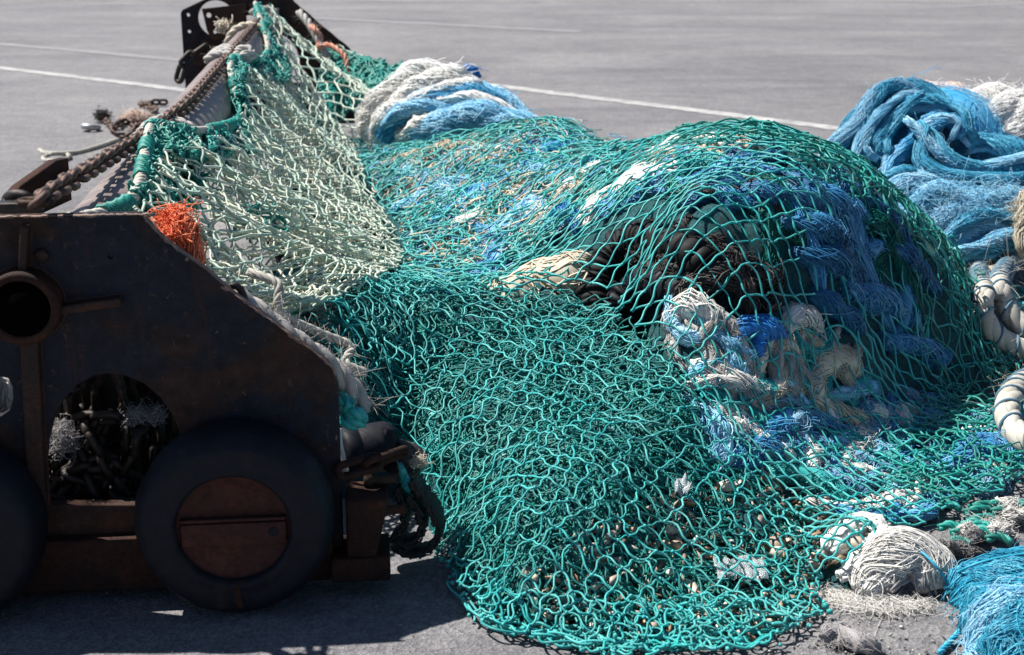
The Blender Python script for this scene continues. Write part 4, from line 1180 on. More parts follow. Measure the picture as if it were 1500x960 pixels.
M['shell'] = twine('shell_fragments', [(.5, .42, .32), (.62, .56, .47), (.2, .12, .07), (.68, .64, .58), (.42, .31, .2), (.1, .085, .07), (.55, .3, .16)], .6, .0, ((.25, .16, .1), .4), 200)
M['grit'] = twine('grit', [(.25, .24, .23), (.4, .38, .36), (.15, .14, .13), (.5, .47, .43)], .8, 0, None, 200)
SH = [(760, 860), (850, 790), (960, 745), (1080, 720), (1200, 690), (1300, 690), (1420, 700), (1400, 740), (1300, 790), (1190, 850), (1190, 905), (1080, 935), (880, 945), (790, 915)]
g = shards(SH, 2300, .005, .028, (-.01, .03)); g.merge(shards([(700, 905), (880, 950), (1100, 945), (1200, 905), (1200, 860), (900, 850), (740, 860)], 600, .004, .016, (0, .012), True))
tag(build('shell_rubble', g, M['shell'], smooth=False), 'broken shells and dry scraps littering the ground under the front of the net', 'shell litter', kind='stuff')
g = shards([(540, 870), (700, 860), (760, 990), (560, 990)], 160, .0015, .004, (0, .0), True); g.merge(shards([(1190, 860), (1400, 860), (1420, 990), (1100, 990)], 420, .002, .007, (0, .0), True)); g.merge(shards([(0, 880), (560, 840), (620, 960), (0, 960)], 160, .0012, .0035, (0, 0), True))
tag(build('grit_litter', g, M['grit']), 'grit and crumbs scattered on the tarmac', 'grit', kind='stuff')
# ------------------------------------------------------------------ headline rope, lashings and the hanging net
HL = [
 [(100, 322, 3.12), (140, 316, 3.22), (172, 306, 3.35), (194, 290, 3.5), (206, 264, 3.8), (211, 237, 4.2), (216, 207, 4.65), (224, 184, 4.93)],
 [(224, 184, 4.93), (250, 189, 4.95), (285, 193, 5.0), (318, 189, 5.15), (342, 181, 5.3), (351, 166, 5.5), (347, 141, 5.9), (341, 115, 6.4), (338, 96, 6.8), (346, 80, 7.1)],
 [(346, 80, 7.1), (364, 85, 7.15), (381, 87, 7.3), (391, 80, 7.5), (392, 62, 8.0), (386, 40, 8.7), (379, 20, 9.4), (374, 4, 9.8)]]
HLP = [np.array([on_pipe(q[0], q[1], .028, q[2]) for q in seg]) for seg in HL]
hp = np.concatenate([HLP[0], HLP[1][1:], HLP[2][1:]])
hl = thing('headline_rope', hp[5], 'beige headline rope hanging in scallops along the beam, whipped with green twine', 'rope')
build('rope', rope(hp, .016), M['rope'], hl)
p = spline(hp, 2600); T_, A_, B_ = frame(p)
s_ = np.linspace(0, arclen(p), 2600)
for a0, a1 in ((.02, .05), (.09, .12), (.135, .16), (.2, .235), (.28, .32), (.335, .42), (.45, .47), (.52, .545), (.6, .63), (.69, .72), (.78, .83), (.9, .96)):
    i0, i1 = int(a0 * 2600), int(a1 * 2600)
    th = s_[i0:i1] / .017 * 2 * math.pi
    build('twine_whipping', tubes(p[i0:i1] + .021 * (np.cos(th)[:, None] * A_[i0:i1] + np.sin(th)[:, None] * B_[i0:i1]), .0045, 5), M['green_dark'], hl)

def lashing(py0, py1, turns, r, label, extra):
    s0, s1 = s_at(py0), s_at(py1)
    n = turns * 22
    ph = .0 + .75 * np.sin(np.linspace(0, turns * 2 * math.pi, n))
    ss = np.linspace(s0, s1, n)
    P_ = np.array([pipe_pt(a, b, r * .8 + .01 * abs(math.sin(b * .5))) for a, b in zip(ss, ph)])
    g = rope(P_, r, 3, r * 7, raw=False, fray=60)
    for e in extra:
        pts = [at_y(*q) for q in e]
        g.merge(rope(pts, r, 3, r * 7, fray=20))
    return tag(build('rope_lashing', g, M['rope_grey']), label, 'rope', 'rope lashings round the beam')
lashing(200, 176, 3, .0135, 'grey rope lashing round the beam where the near chain ends', [[(222, 190, 4.7), (232, 200, 4.6), (242, 215, 4.5), (254, 236, 4.4), (263, 258, 4.35), (266, 272, 4.3)], [(216, 200, 4.7), (228, 214, 4.55), (240, 232, 4.45), (250, 250, 4.4), (258, 268, 4.35)], [(205, 196, 4.8), (220, 186, 4.75), (240, 182, 4.75), (252, 192, 4.7), (246, 206, 4.65)]])
lashing(86, 73, 3, .018, 'grey rope lashing round the middle of the beam', [[(338, 82, 6.9), (352, 72, 6.9), (366, 72, 6.9), (368, 84, 6.85), (352, 92, 6.8)], [(344, 90, 6.8), (358, 80, 6.8), (372, 80, 6.9)]])
lashing(10, 2, 3, .02, 'grey rope lashing round the beam beside the far plate', [])
g = rope([pipe_pt(s_at(42), a, .02) for a in np.linspace(-1.4, 1.0, 9)], .02, fray=60)
g.merge(fuzz(at_y(328, 38, 8.6), (.04, .04, .02), 60, .1, .004))
tag(build('cream_rope_wrap', g, M['cream']), 'cream rope wrapped once over the beam near its far end', 'rope')

def patch(top, bot, nu, nv, r, sag=.06, fold=.05, nf=9, wav=.14, jit=.01, seedn=0, knot=1.7, lift=.0, over=.02, lim=None, seg=5, ends=(0, 1)):
    """netting hung between a top and a bottom line"""
    t_, b_ = spline(top, 240), spline(bot, 240)
    jj, ii = np.meshgrid(np.arange(nv), np.arange(nu), indexing='ij')
    u = (ii + np.where(jj % 2, .5, 0)) / nu
    v = jj / (nv - 1)
    u = np.clip(u + .012 * vnoise(u * 40, v * 3, 1, seedn) + .03 * np.sin(2 * math.pi * nf * u + 1.3 * seedn) / nf * 2.2 * np.sin(math.pi * v), 0, 1)
    def smp(a, uu): return np.stack([np.interp(uu, np.linspace(0, 1, 240), a[:, k]) for k in range(3)], -1)
    A, B = smp(t_, u), smp(b_, np.clip(u + .015 * np.sin(2 * math.pi * nf * .7 * u + seedn), 0, 1))
    K = A + (B - A) * v[..., None]
    bow = np.sin(math.pi * v)
    K[..., 2] -= sag * bow
    f = fold * (np.sin(2 * math.pi * nf * u + seedn) + .5 * np.sin(2 * math.pi * nf * 2.3 * u + 2 + seedn)) * np.sin(math.pi * np.clip(v * .85 + .12, 0, 1))
    K[..., 0] += f * .8; K[..., 2] += f * .35
    K += rng.normal(0, jit, K.shape)
    hh = H(K[..., 0], K[..., 1])
    K[..., 2] = np.maximum(K[..., 2], np.where(in_poly(project(K), PILE), hh, 0) * 0 + .02)
    ok = np.ones(u.shape, bool) if lim is None else lim(u, v)
    return strands(K, ok, r, knot, wav, seg, lift)

# lower line of the hanging net: where it meets the heap
def ot(px, py, Y): return on_pipe(px, py, .05, Y)
TOP = [ot(112, 330, 3.18), ot(190, 322, 3.4), ot(212, 296, 3.6), ot(226, 262, 4.0), ot(238, 226, 4.6), ot(285, 208, 5.0), ot(335, 200, 5.25), ot(360, 178, 5.6), ot(357, 140, 6.0), ot(362, 104, 6.9), ot(394, 100, 7.3), ot(403, 72, 8.0), ot(398, 30, 9.0), ot(392, -6, 9.75)]
BOT = [on(395, 480, .02), on(420, 462, .02), on(450, 452, .02), on(480, 440, .03), on(520, 420, .03), on(560, 402, .03), on(588, 380, .03), on(580, 345, .03), on(562, 310, .03), on(545, 278, .03), on(530, 245, .03), on(520, 215, .03), ot(560, 175, 8.2), ot(588, 112, 9.3)]
M['cream_net'] = twine('cream_green_twine', [(.42, .46, .36), (.55, .56, .46), (.62, .6, .48)], .6, .25, ((.4, .48, .38), .5))
pn = thing('pale_hanging_net', at(520, 330, 0), 'bleached pale green net hanging in folds from the headline rope down to the heap', 'fishing net')
g = patch(TOP, BOT, 104, 24, .0038, .07, .05, 13, wav=.09, jit=.005, seedn=1, lim=lambda u, v: u < .68)
g.merge(patch(TOP, BOT, 56, 16, .0052, .07, .04, 7, wav=.09, jit=.008, seedn=2, lim=lambda u, v: u > .67))
build('hanging_netting', g, M['pale'], pn)
TOP2 = [q + np.array([-.02, .05, -.03]) for q in TOP]; BOT2 = [q + np.array([-.1, .02, -.05]) for q in BOT]
build('inner_netting', patch(TOP2, BOT2, 88, 22, .0035, .12, .07, 10, wav=.09, jit=.006, seedn=4, lim=lambda u, v: u < .66), M['pale'], pn)
TOP3 = [q + np.array([.01, .03, -.05]) for q in TOP]; BOT3 = [q + np.array([-.03, .0, .0]) for q in BOT]
build('outer_netting', patch(TOP3, BOT3, 80, 26, .0034, .09, .06, 11, wav=.1, jit=.006, seedn=6, lim=lambda u, v: (u < .6) & (v > .12)), M['cream_net'], pn)
for i, (pts, R, mt, lb) in enumerate([  # added dark rolls stand in for shade beneath the hanging net
    ([(300, 430, 3.7), (345, 400, 4.0), (385, 350, 4.4), (415, 300, 5.0), (430, 262, 5.6)], .15, 'green_dark', 'added dark green roll for the shade under the hanging net near the beam'),
    ([(360, 455, 3.9), (410, 410, 4.3), (450, 360, 4.8), (480, 310, 5.4), (490, 270, 6.0)], .13, 'grey', 'added grey roll for the shade under the foot of the hanging net'),
    ([(430, 250, 5.9), (445, 215, 6.8), (460, 180, 7.8)], .16, 'black_twine', 'added black roll for the shade under the far part of the hanging net')]):
    P_ = np.array([at_y(*q) for q in pts]); P_[:, 2] = R * .9
    tag(build('added_shade_roll', hank(P_, R, 260, .004, wob=.3), M[mt]), lb, 'net bundle')
# green mesh worked along the headline
g = Geo()
for k, (seg, dx, n1) in enumerate(((HL[0][3:], (72, 40), 30), (HL[1], (16, 48), 36), (HL[2], (24, 36), 24))):
    tp = [on_pipe(q[0], q[1], .03, q[2]) for q in seg]
    bt = []
    for i, q in enumerate(seg):
        w = math.sin(math.pi * (i + .7) / (len(seg) + .4))
        bt.append(on_pipe(q[0] + dx[0] * (.4 + w * .8), q[1] + dx[1] * (.35 + w * .65), .05, q[2] + .02))
    for rep in range(3):
        g.merge(patch(tp, bt, int(n1 * 1.7), 10, .0036 if k == 0 else .0046, .03, .03, 4, wav=.13, jit=.008, seedn=k + 7 * rep, seg=5))
build('top_mesh', g, M['green_dark'], pn)
# dark green stray meshes in the hanging net
g = patch([ot(330, 300, 4.3), ot(345, 320, 4.2), ot(350, 345, 4.1)], [ot(415, 305, 4.6), ot(425, 330, 4.5), ot(420, 360, 4.4)], 4, 9, .005, 0, .02, 2, wav=.16)
build('mended_mesh', g, M['green_dark'], pn)

# far end: pink rope, grey rope, green mound by the far plate
tag(build('pink_rope', rope([ot(452, 36, 9.5), ot(462, 44, 9.4), ot(470, 56, 9.4), ot(466, 70, 9.35), ot(480, 66, 9.35), ot(496, 74, 9.3), ot(507, 88, 9.25), ot(509, 108, 9.2), ot(512, 126, 9.15), ot(520, 131, 9.1)], .018, fray=100), M['pink']), 'faded orange rope draped down the slope of the far plate', 'rope')
g = rope([ot(438, 18, 9.6), ot(452, 34, 9.5), ot(466, 58, 9.4), ot(478, 82, 9.35), ot(488, 100, 9.3), ot(500, 120, 9.2)], .026, fray=150)
tag(build('grey_rope', g, M['rope_grey']), 'thick grey rope lying along the far plate under the faded orange rope', 'rope')
gm_ = thing('green_net_mound', at_y(540, 120, 9.0), 'small mound of dark green net right of the far plate', 'net bundle')
tp = [ot(478, 70, 9.6), ot(500, 76, 9.5), ot(525, 84, 9.5), ot(555, 96, 9.4), ot(588, 106, 9.3)]; bt = [ot(470, 170, 8.9), ot(500, 160, 8.9), ot(530, 140, 8.9), ot(560, 128, 8.9), ot(592, 120, 8.9)]
build('netting', patch(tp, bt, 34, 18, .008, -.05, .03, 4, seedn=3).merge(patch([q - [0, .05, .04] for q in tp], [q - [0, .05, .04] for q in bt], 34, 18, .008, -.05, .03, 4, seedn=5)), M['green_dark'], gm_)
p = spline([q * .5 + np.array(b) * .5 - [0, -.12, .06] for q, b in zip(tp, bt)], 30)
build('inner_roll', hank(p, .16, 240, .006, raw=True), M['green_dark'], gm_)
p = spline([ot(470, 190, 8.8), ot(480, 160, 8.9), ot(486, 130, 9.1)], 24)
g = hank(p, .1, 160, .006, raw=True)
tag(build('net_bundle', g, M['green_dark']), 'dark green net strip hanging in the gap below the far plate', 'net bundle')

# ------------------------------------------------------------------ blue and white heap behind the ridge
def hk(name, pts, R, n, r, mat, label, cat='net bundle', parent=None, **kw):
    P_ = np.array([at_y(*q) for q in pts])
    o = build(name, hank(P_, R, n, r, **kw), M[mat], parent)
    return tag(o, label, cat) if parent is None else o
bh = thing('blue_white_heap', at(660, 205, 0), 'pale heap of white and blue gill netting behind the green ridge', 'net heap')
for pts, R, n, mt in [
    ([(600, 215, 8.2), (660, 180, 8.2), (720, 205, 8.2)], .24, 300, 'blue'),
    ([(540, 200, 8.2), (552, 168, 8.1), (580, 138, 8.0), (625, 118, 8.0), (672, 114, 8.0)], .11, 420, 'white_bright'),
    ([(560, 190, 8.0), (590, 152, 7.9), (640, 128, 7.9), (690, 128, 7.9), (712, 140, 7.9)], .09, 360, 'white_bright'),
    ([(560, 205, 7.8), (580, 182, 7.8), (620, 166, 7.8), (670, 150, 7.8), (720, 152, 7.8), (760, 172, 7.8)], .12, 520, 'blue'),
    ([(600, 200, 7.6), (650, 185, 7.6), (700, 172, 7.6), (750, 178, 7.6), (790, 190, 7.6)], .11, 480, 'blue_light'),
    ([(620, 150, 7.9), (660, 135, 7.9), (705, 138, 7.85), (745, 156, 7.8), (775, 176, 7.7)], .08, 380, 'blue_light'),
    ([(640, 122, 8.0), (670, 112, 8.0), (690, 106, 8.0), (700, 116, 8.0)], .06, 200, 'blue_strong'),
    ([(548, 205, 7.9), (565, 190, 7.85), (590, 196, 7.8), (615, 205, 7.7)], .07, 260, 'white_bright')]:
    hk('net_fold', pts, R, int(n * 1.7), .0021, mt, None, None, bh, loose=n // 4, wob=.3)
for pts, R, mt in [([(585, 160, 7.75), (630, 138, 7.75), (680, 124, 7.8), (706, 128, 7.8)], .05, 'white_bright'), ([(600, 128, 7.9), (640, 112, 7.9), (684, 106, 7.9)], .06, 'white_bright'), ([(640, 148, 7.7), (690, 142, 7.7), (735, 158, 7.65), (770, 176, 7.6)], .04, 'white_bright'),
    ([(560, 186, 7.7), (585, 166, 7.7), (622, 156, 7.68), (660, 160, 7.66)], .05, 'blue_light'), ([(590, 200, 7.6), (612, 182, 7.6), (650, 172, 7.6)], .045, 'white_bright'), ([(700, 186, 7.5), (740, 176, 7.5), (782, 184, 7.5)], .04, 'blue_light'), ([(546, 196, 7.8), (562, 172, 7.8), (600, 150, 7.8)], .06, 'white_bright')]:
    hk('net_fold', pts, R, 260, .002, mt, None, None, bh, loose=60, wob=.6, core=.5)

# ------------------------------------------------------------------ blue heap at the right
eh = thing('blue_net_heap', at(1400, 330, 0), 'tall heap of bright blue gill netting at the right edge behind the big green heap', 'net heap')
def EY(py): return 6.05 + (380 - py) / 258 * .65
def ep_(pts, dy=0): return [(a, b, EY(b) + dy) for a, b in pts]
for pts, dy, R, n, mt in [
    ([(1250, 300), (1310, 230), (1370, 190), (1440, 230), (1500, 300)], .25, .26, 300, 'blue'),
    ([(1320, 330), (1400, 300), (1480, 310), (1540, 320)], .25, .24, 300, 'blue'),
    ([(1400, 190), (1372, 150), (1330, 134), (1295, 152), (1262, 188), (1228, 225), (1205, 262)], .05, .085, 700, 'blue_bright'),
    ([(1360, 160), (1325, 150), (1290, 180), (1262, 220), (1240, 262)], .0, .07, 520, 'blue_bright'),
    ([(1338, 142), (1310, 168), (1290, 200), (1282, 222), (1296, 232)], -.08, .055, 420, 'blue_bright'),
    ([(1300, 190), (1322, 168), (1352, 158), (1384, 164), (1410, 186), (1428, 214)], -.05, .06, 520, 'blue_bright'),
    ([(1340, 210), (1356, 188), (1380, 176), (1402, 186), (1396, 200)], -.12, .045, 320, 'blue'),
    ([(1296, 258), (1306, 232), (1326, 222), (1340, 196), (1336, 182)], -.1, .04, 280, 'blue'),
    ([(1260, 232), (1282, 222), (1300, 230), (1306, 248), (1290, 262)], -.05, .045, 280, 'blue'),
    ([(1346, 190), (1362, 214), (1388, 240), (1430, 262), (1480, 256), (1530, 246)], -.1, .07, 520, 'blue_light'),
    ([(1350, 200), (1352, 236), (1380, 262), (1424, 278), (1470, 274), (1520, 262)], -.14, .055, 420, 'blue_bright'),
    ([(1420, 205), (1450, 210), (1490, 226), (1540, 244)], .0, .07, 420, 'blue_bright'),
    ([(1284, 312), (1310, 284), (1344, 268), (1380, 270), (1420, 290), (1450, 300)], -.1, .075, 560, 'blue_light'),
    ([(1270, 290), (1300, 268), (1330, 258), (1350, 262)], -.1, .06, 380, 'blue_light'),
    ([(1310, 340), (1340, 304), (1380, 292), (1420, 306), (1460, 300)], -.14, .075, 560, 'blue_light'),
    ([(1362, 352), (1390, 318), (1430, 298), (1470, 288), (1500, 290)], -.16, .085, 640, 'blue_light'),
    ([(1376, 366), (1410, 340), (1450, 326), (1490, 330)], -.2, .075, 560, 'blue_light'),
    ([(1400, 386), (1440, 366), (1480, 352), (1530, 350)], -.22, .06, 420, 'blue_bright')]:
    hk('net_fold', ep_(pts, dy), R, int(n * 1.7), .0014, mt, None, None, eh, loose=n // 5, wob=.35)
    if R < .2:
        for k in range(2):
            jt = rng.normal(0, 9, 2)
            hk('net_fold', [(x + jt[0] + rng.normal(0, 4), y + jt[1] + rng.normal(0, 4), Y - R * .75) for x, y, Y in ep_(pts, dy)], R * rng.uniform(.3, .5), n // 2, .0013, mt if k else ('blue_light' if mt != 'blue_light' else 'blue_bright'), None, None, eh, loose=n // 8, wob=.6, core=.5)
P_ = np.array([at(1250, 300, .16), at(1340, 290, .16), at(1440, 295, .16), at(1540, 300, .16)])
build('net_fold', hank(P_, .26, 500, .003), M['blue'], eh)
P_ = np.array([at(1310, 250, .2), at(1400, 240, .2), at(1500, 250, .2)])
build('net_fold', hank(P_, .3, 500, .003), M['blue'], eh)
build('loose_filaments', fuzz(at_y(1320, 160, 6.65), (.2, .1, .08), 120, .16, .0007).merge(fuzz(at_y(1420, 300, 6.0), (.35, .12, .14), 320, .2, .0009)), M['blue_light'], eh)['kind'] = 'stuff'
wh = thing('white_net_heap', at_y(1460, 230, 7.0), 'heap of white and peach filament netting behind the blue heap at the right edge', 'net heap')
for pts, R, n, mt in [
    ([(1330, 128, 6.9), (1380, 138, 6.9), (1420, 150, 6.9), (1450, 165, 6.85)], .07, 420, 'peach'),
    ([(1400, 158, 6.9), (1440, 180, 6.85), (1470, 210, 6.8), (1500, 235, 6.8)], .1, 460, 'peach'),
    ([(1410, 150, 7.0), (1450, 142, 7.0), (1490, 150, 7.0), (1540, 160, 7.0)], .08, 460, 'white_bright'),
    ([(1430, 230, 6.75), (1450, 195, 6.75), (1475, 165, 6.75), (1510, 150, 6.8)], .09, 520, 'white_bright'),
    ([(1480, 240, 6.7), (1482, 195, 6.7), (1498, 165, 6.7), (1530, 150, 6.7)], .085, 460, 'white_bright'),
    ([(1440, 260, 6.9), (1480, 220, 6.95), (1540, 200, 7)], .17, 300, 'white_bright')]:
    hk('net_fold', pts, R, int(n * 1.6), .0014, mt, None, None, wh, loose=n // 4, wob=.35)
build('loose_filaments', fuzz(at_y(1450, 150, 6.9), (.3, .12, .07), 320, .2, .0009), M['white_bright'], wh)['kind'] = 'stuff'
g = fuzz(at_y(1500, 320, 5.9), (.04, .1, .13), 300, .1, .0014); g.merge(hank([at_y(1500, 280, 5.9), at_y(1504, 320, 5.85), at_y(1496, 350, 5.8), at_y(1504, 375, 5.75)], .05, 260, .002, loose=40))
tag(build('cream_net_scrap', g, M['cream']), 'cream net scrap in front of the blue heap at the very right', 'net scrap')
# fringe of green ends on the rim of the big heap
tag(build('green_net_fringe', squiggles([(1290, 290), (1330, 290), (1450, 390), (1480, 470), (1440, 460), (1390, 380)], 90, .16, .0036, (.0, .09)), M['green_dark']), 'curled green twine ends along the right rim of the big heap', 'twine', kind='stuff')

# ------------------------------------------------------------------ thick ropes at the right
def big_rope(pts, R, label, yarn=True):
    R *= 1.22
    P_ = np.array([on(a, b, R * f) for a, b, f in pts])
    o = thing('mooring_rope', P_[len(P_) // 2], label, 'rope', None)
    build('rope', rope(P_, R, 4, R * 6.5, k=12, per=18, fray=160, off=.36, sr=.66), M['rope'], o)
    n = 400; p = spline(P_, n); T, A, B = frame(p); s = np.linspace(0, arclen(p), n)
    th = s / (R * 2.3) * 2 * math.pi
    build('marker_yarn', tubes(p + R * 1.0 * (np.cos(th)[:, None] * A + np.sin(th)[:, None] * B), R * .13, 5), M['tracer'], o)
    return o
big_rope([(1640, 410, 1), (1570, 385, 2.2), (1510, 374, 3), (1478, 388, 2.6), (1464, 416, 2.2), (1472, 446, 1.8), (1492, 474, 1.4), (1530, 500, 1.2)], .031, 'thick beige rope curving in the upper loop at the right edge')
big_rope([(1424, 382, 1.8), (1436, 400, 1.8), (1441, 425, 1.7), (1440, 455, 1.6), (1450, 480, 1.3), (1474, 500, 1.1), (1520, 522, 1)], .03, 'thick beige rope with blue spiral yarn below the upper loop')
big_rope([(1640, 560, 1), (1560, 548, 2), (1510, 556, 2), (1484, 576, 1.8), (1476, 604, 1.5), (1486, 632, 1.2), (1514, 652, 1), (1560, 660, 1)], .032, 'thick grey beige rope in the lower loop at the right edge')
g = rope([on(1412, 378, .05), on(1428, 372, .07), on(1448, 378, .08), on(1458, 392, .07), on(1444, 404, .06), on(1428, 396, .05), on(1422, 384, .06)], .026, fray=120)
tag(build('knotted_rope', g, M['cream']), 'cream rope knot between the blue heap and the thick ropes', 'rope')
g = Geo()
for px, py in ((1485, 440), (1490, 455), (1480, 425)):
    g.merge(hank([on(px - 14, py + 10, .02), on(px, py - 4, .03), on(px + 30, py + 6, .03)], .03, 90, .0026, loose=20))
tag(build('net_bundle', g, M['green']), 'green net bundle inside the upper rope loop', 'net bundle')
tag(build('net_bundle', hank([on(1496, 600, .02), on(1505, 610, .03), on(1530, 620, .03)], .05, 120, .0024), M['green']), 'green net bundle inside the lower rope loop', 'net bundle')

# ------------------------------------------------------------------ bottom right corner
bb = thing('turquoise_twine_bundle', at(1480, 920, 0), 'turquoise blue twine bundle lying on the tarmac in the bottom right corner', 'twine bundle')
for pts, R, n, mt in [
    ([(1396, 868, .03), (1412, 842, .06), (1450, 830, .07), (1500, 822, .07), (1560, 815, .07)], .034, 380, 'turquoise'),
    ([(1402, 890, .03), (1424, 862, .07), (1462, 850, .1), (1510, 846, .11), (1560, 840, .11)], .042, 420, 'turquoise'),
    ([(1418, 925, .03), (1434, 892, .08), (1466, 872, .12), (1510, 866, .13), (1560, 860, .13)], .045, 460, 'turquoise'),
    ([(1444, 985, .03), (1452, 940, .06), (1474, 900, .12), (1510, 886, .13), (1560, 884, .13)], .055, 560, 'blue_light'),
    ([(1480, 1000, .05), (1486, 950, .09), (1502, 915, .12), (1540, 900, .13)], .06, 560, 'turquoise'),
    ([(1430, 960, .02), (1460, 970, .04), (1520, 960, .08), (1560, 940, .1)], .055, 460, 'blue_light')]:
    P_ = np.array([at(*q) for q in pts])
    build('twine_fold', hank(P_, R, int(n * 1.8), .0011, loose=n // 2, wob=.45, core=.5), M[mt], bb)
build('binding_cord', tubes(spline([at(1300, 790, .1), at(1345, 806, .11), at(1372, 830, .09), at(1386, 850, .05), at(1392, 845, .05), at(1420, 830, .1), at(1460, 818, .12), at(1500, 812, .12), at(1550, 806, .12)], 60), .0035, 6), M['turquoise'], bb)
tag(build('cord_offcut', rope([at(1376, 957, .01), at(1390, 942, .012), at(1404, 927, .02), at(1410, 915, .03)], .007, fray=20), M['turquoise']), 'short blue cord offcut on the tarmac beside the turquoise bundle', 'cord')
P_ = np.array([at(1262, 868, .02), at(1276, 838, .05), at(1306, 812, .09), at(1342, 806, .1), at(1368, 826, .07), at(1378, 862, .02)])
tag(build('twine_hank', hank(P_, .046, 760, .0012, M=40, loose=160, twist=.3, wob=.8, core=.35, cross=.08, flat=.6), M['white']), 'white twine hank arched on the tarmac just outside the green net edge', 'twine bundle')
P_ = np.array([at(1300, 868, .02), at(1312, 840, .05), at(1330, 826, .07), at(1346, 842, .05), at(1352, 868, .02)])
tag(build('twine_hank', hank(P_, .03, 60, .0036, twist=.15, wob=.6), M['grey']), 'coarse grey twine loops in the mouth of the white twine hank', 'twine bundle')
for pts, R, lb in [([(1215, 812, .06), (1240, 780, .08), (1270, 768, .08), (1296, 780, .08)], .036, 'smooth white plastic roll under the net edge, upper one'), ([(1230, 846, .04), (1262, 826, .06), (1284, 796, .09), (1296, 776, .1)], .032, 'smooth white plastic roll under the net edge beside the white hank')]:
    P_ = np.array([at(*q) for q in pts])
    tag(build('plastic_roll', hank(P_, R, 120, .005, twist=.1, wob=.12), M['white']), lb, 'plastic roll')
g = fuzz(at(1290, 884, .012), (.13, .035, .006), 260, .12, .0005, flatten=.15); g.merge(fuzz(at(1220, 872, .012), (.06, .03, .006), 110, .09, .0005, flatten=.15))
tag(build('frayed_filaments', g, M['white']), 'white frayed filaments spread flat on the tarmac below the white hank', 'fibre', kind='stuff')
P_ = np.array([at(1208, 936, .02), at(1222, 922, .03), at(1244, 932, .025), at(1266, 944, .025), at(1288, 948, .015)])
g = hank(P_, .024, 320, .0009, loose=80, wob=.6); g.merge(fuzz(at(1240, 938, .015), (.06, .02, .01), 200, .05, .0006, flatten=.4))
tag(build('grey_rag', g, M['grey']), 'grey frayed rag of rope on the tarmac below the net edge', 'rag')
for px, py, lb, ex in ((1440, 775, 'white grey frayed fibre clump between white hank and right edge', .08), (1484, 752, 'white frayed fibre clump at the right edge above the turquoise bundle', .06), (1400, 800, 'small grey fibre clump behind the white twine hank', .05)):
    g = fuzz(at(px, py, .025), (ex, ex * .5, .02), 200, .07, .0006, flatten=.6)
    for k in range(4):
        x_, y_ = px + rng.uniform(-30, 30), py + rng.uniform(-14, 14)
        g.merge(hank([at(x_ - 12, y_ + rng.uniform(-8, 8), .02), at(x_, y_ + rng.uniform(-8, 4), .05), at(x_ + 13, y_ + rng.uniform(-8, 8), .02)], .015, 120, .0009, loose=40, wob=.7, core=.3))
    tag(build('fibre_clump', g, M['white' if py < 790 else 'grey']), lb, 'fibre')
g = Geo()
for k in range(16):
    x0, y0 = rng.uniform(1370, 1490), rng.uniform(740, 805)
    g.merge(rope([at(x0, y0, .03), at(x0 + 18, y0 - 6, .04), at(x0 + 38, y0 + rng.uniform(-6, 8), .03)], .011, fray=8))
tag(build('green_rope_ends', g, M['green_dark']), 'dark green rope ends lying among the pale fibre clumps at right', 'rope', kind='stuff')

# ------------------------------------------------------------------ clear plastic under the net
mc, nt_, b_ = new_mat('clear_plastic')
b_.inputs['Base Color'].default_value = (.8, .86, .88, 1); b_.inputs['Roughness'].default_value = .12; b_.inputs['Transmission Weight'].default_value = .75; b_.inputs['IOR'].default_value = 1.2
def crumple(c, w, d):
    X, Y = np.meshgrid(np.linspace(-w, w, 16), np.linspace(-d, d, 12))
    Z = .012 * vnoise(X, Y, 90, 3) + .01 * vnoise(X, Y, 190, 5)
    idx = np.arange(X.size).reshape(X.shape)
    q = np.stack([idx[:-1, :-1], idx[:-1, 1:], idx[1:, 1:], idx[1:, :-1]], -1).reshape(-1, 4)
    v = np.stack([X, Y, Z], -1).reshape(-1, 3) + c
    return Geo().add(np.concatenate([v, v - [0, 0, .002]]), np.concatenate([q, q[:, ::-1] + len(v)]))
tag(build('plastic_scrap', crumple(on(1000, 710, .02), .022, .03), mc, smooth=False), 'clear crumpled plastic scrap on the slack green mesh', 'plastic scrap')
tag(build('plastic_scrap', crumple(on(1085, 832, .0), .06, .05), mc, smooth=False), 'clear plastic sheet scrap among the shells under the net', 'plastic scrap')

# ------------------------------------------------------------------ beside the near plate
tag(build('orange_twine_tuft', hank([on_s(240, 322, S0 + .25), on_s(256, 316, S0 + .24), on_s(268, 330, S0 + .22), on_s(276, 352, S0 + .2), on_s(288, 372, S0 + .19), on_s(287, 396, S0 + .18)], .027, 200, .0022, wob=.8, loose=140, twist=1.2, core=.4).merge(fuzz(on_s(256, 322, S0 + .24), (.028, .03, .028), 200, .1, .0011)).merge(fuzz(on_s(246, 346, S0 + .2), (.04, .03, .012), 260, .09, .0012)), M['orange']), 'bright orange frayed twine tuft on the slope of the near plate', 'twine')
fr = [on_s(338, 430, S0 + .07), on_s(372, 452, S0 + .08), on_s(410, 482, S0 + .08), on_s(446, 508, S0 + .08), on_s(478, 530, S0 + .09), on_s(506, 556, S0 + .09), on_s(522, 580, S0 + .1), on_s(536, 600, S0 + .1)]
tag(build('frayed_rope', rope(fr, .026, fray=260), M['rope_grey']), 'thick grey frayed rope behind the sloping edge of the near plate', 'rope')
tag(build('frayed_rope', rope([q + np.array([.02 + .03 * math.sin(i * 2.1), .08 + .04 * math.cos(i * 1.7), .02 + .02 * math.sin(i * 1.3)]) for i, q in enumerate(fr[:7])], .011, fray=160), M['rope']), 'thinner beige rope beside the grey frayed rope on the slope', 'rope')
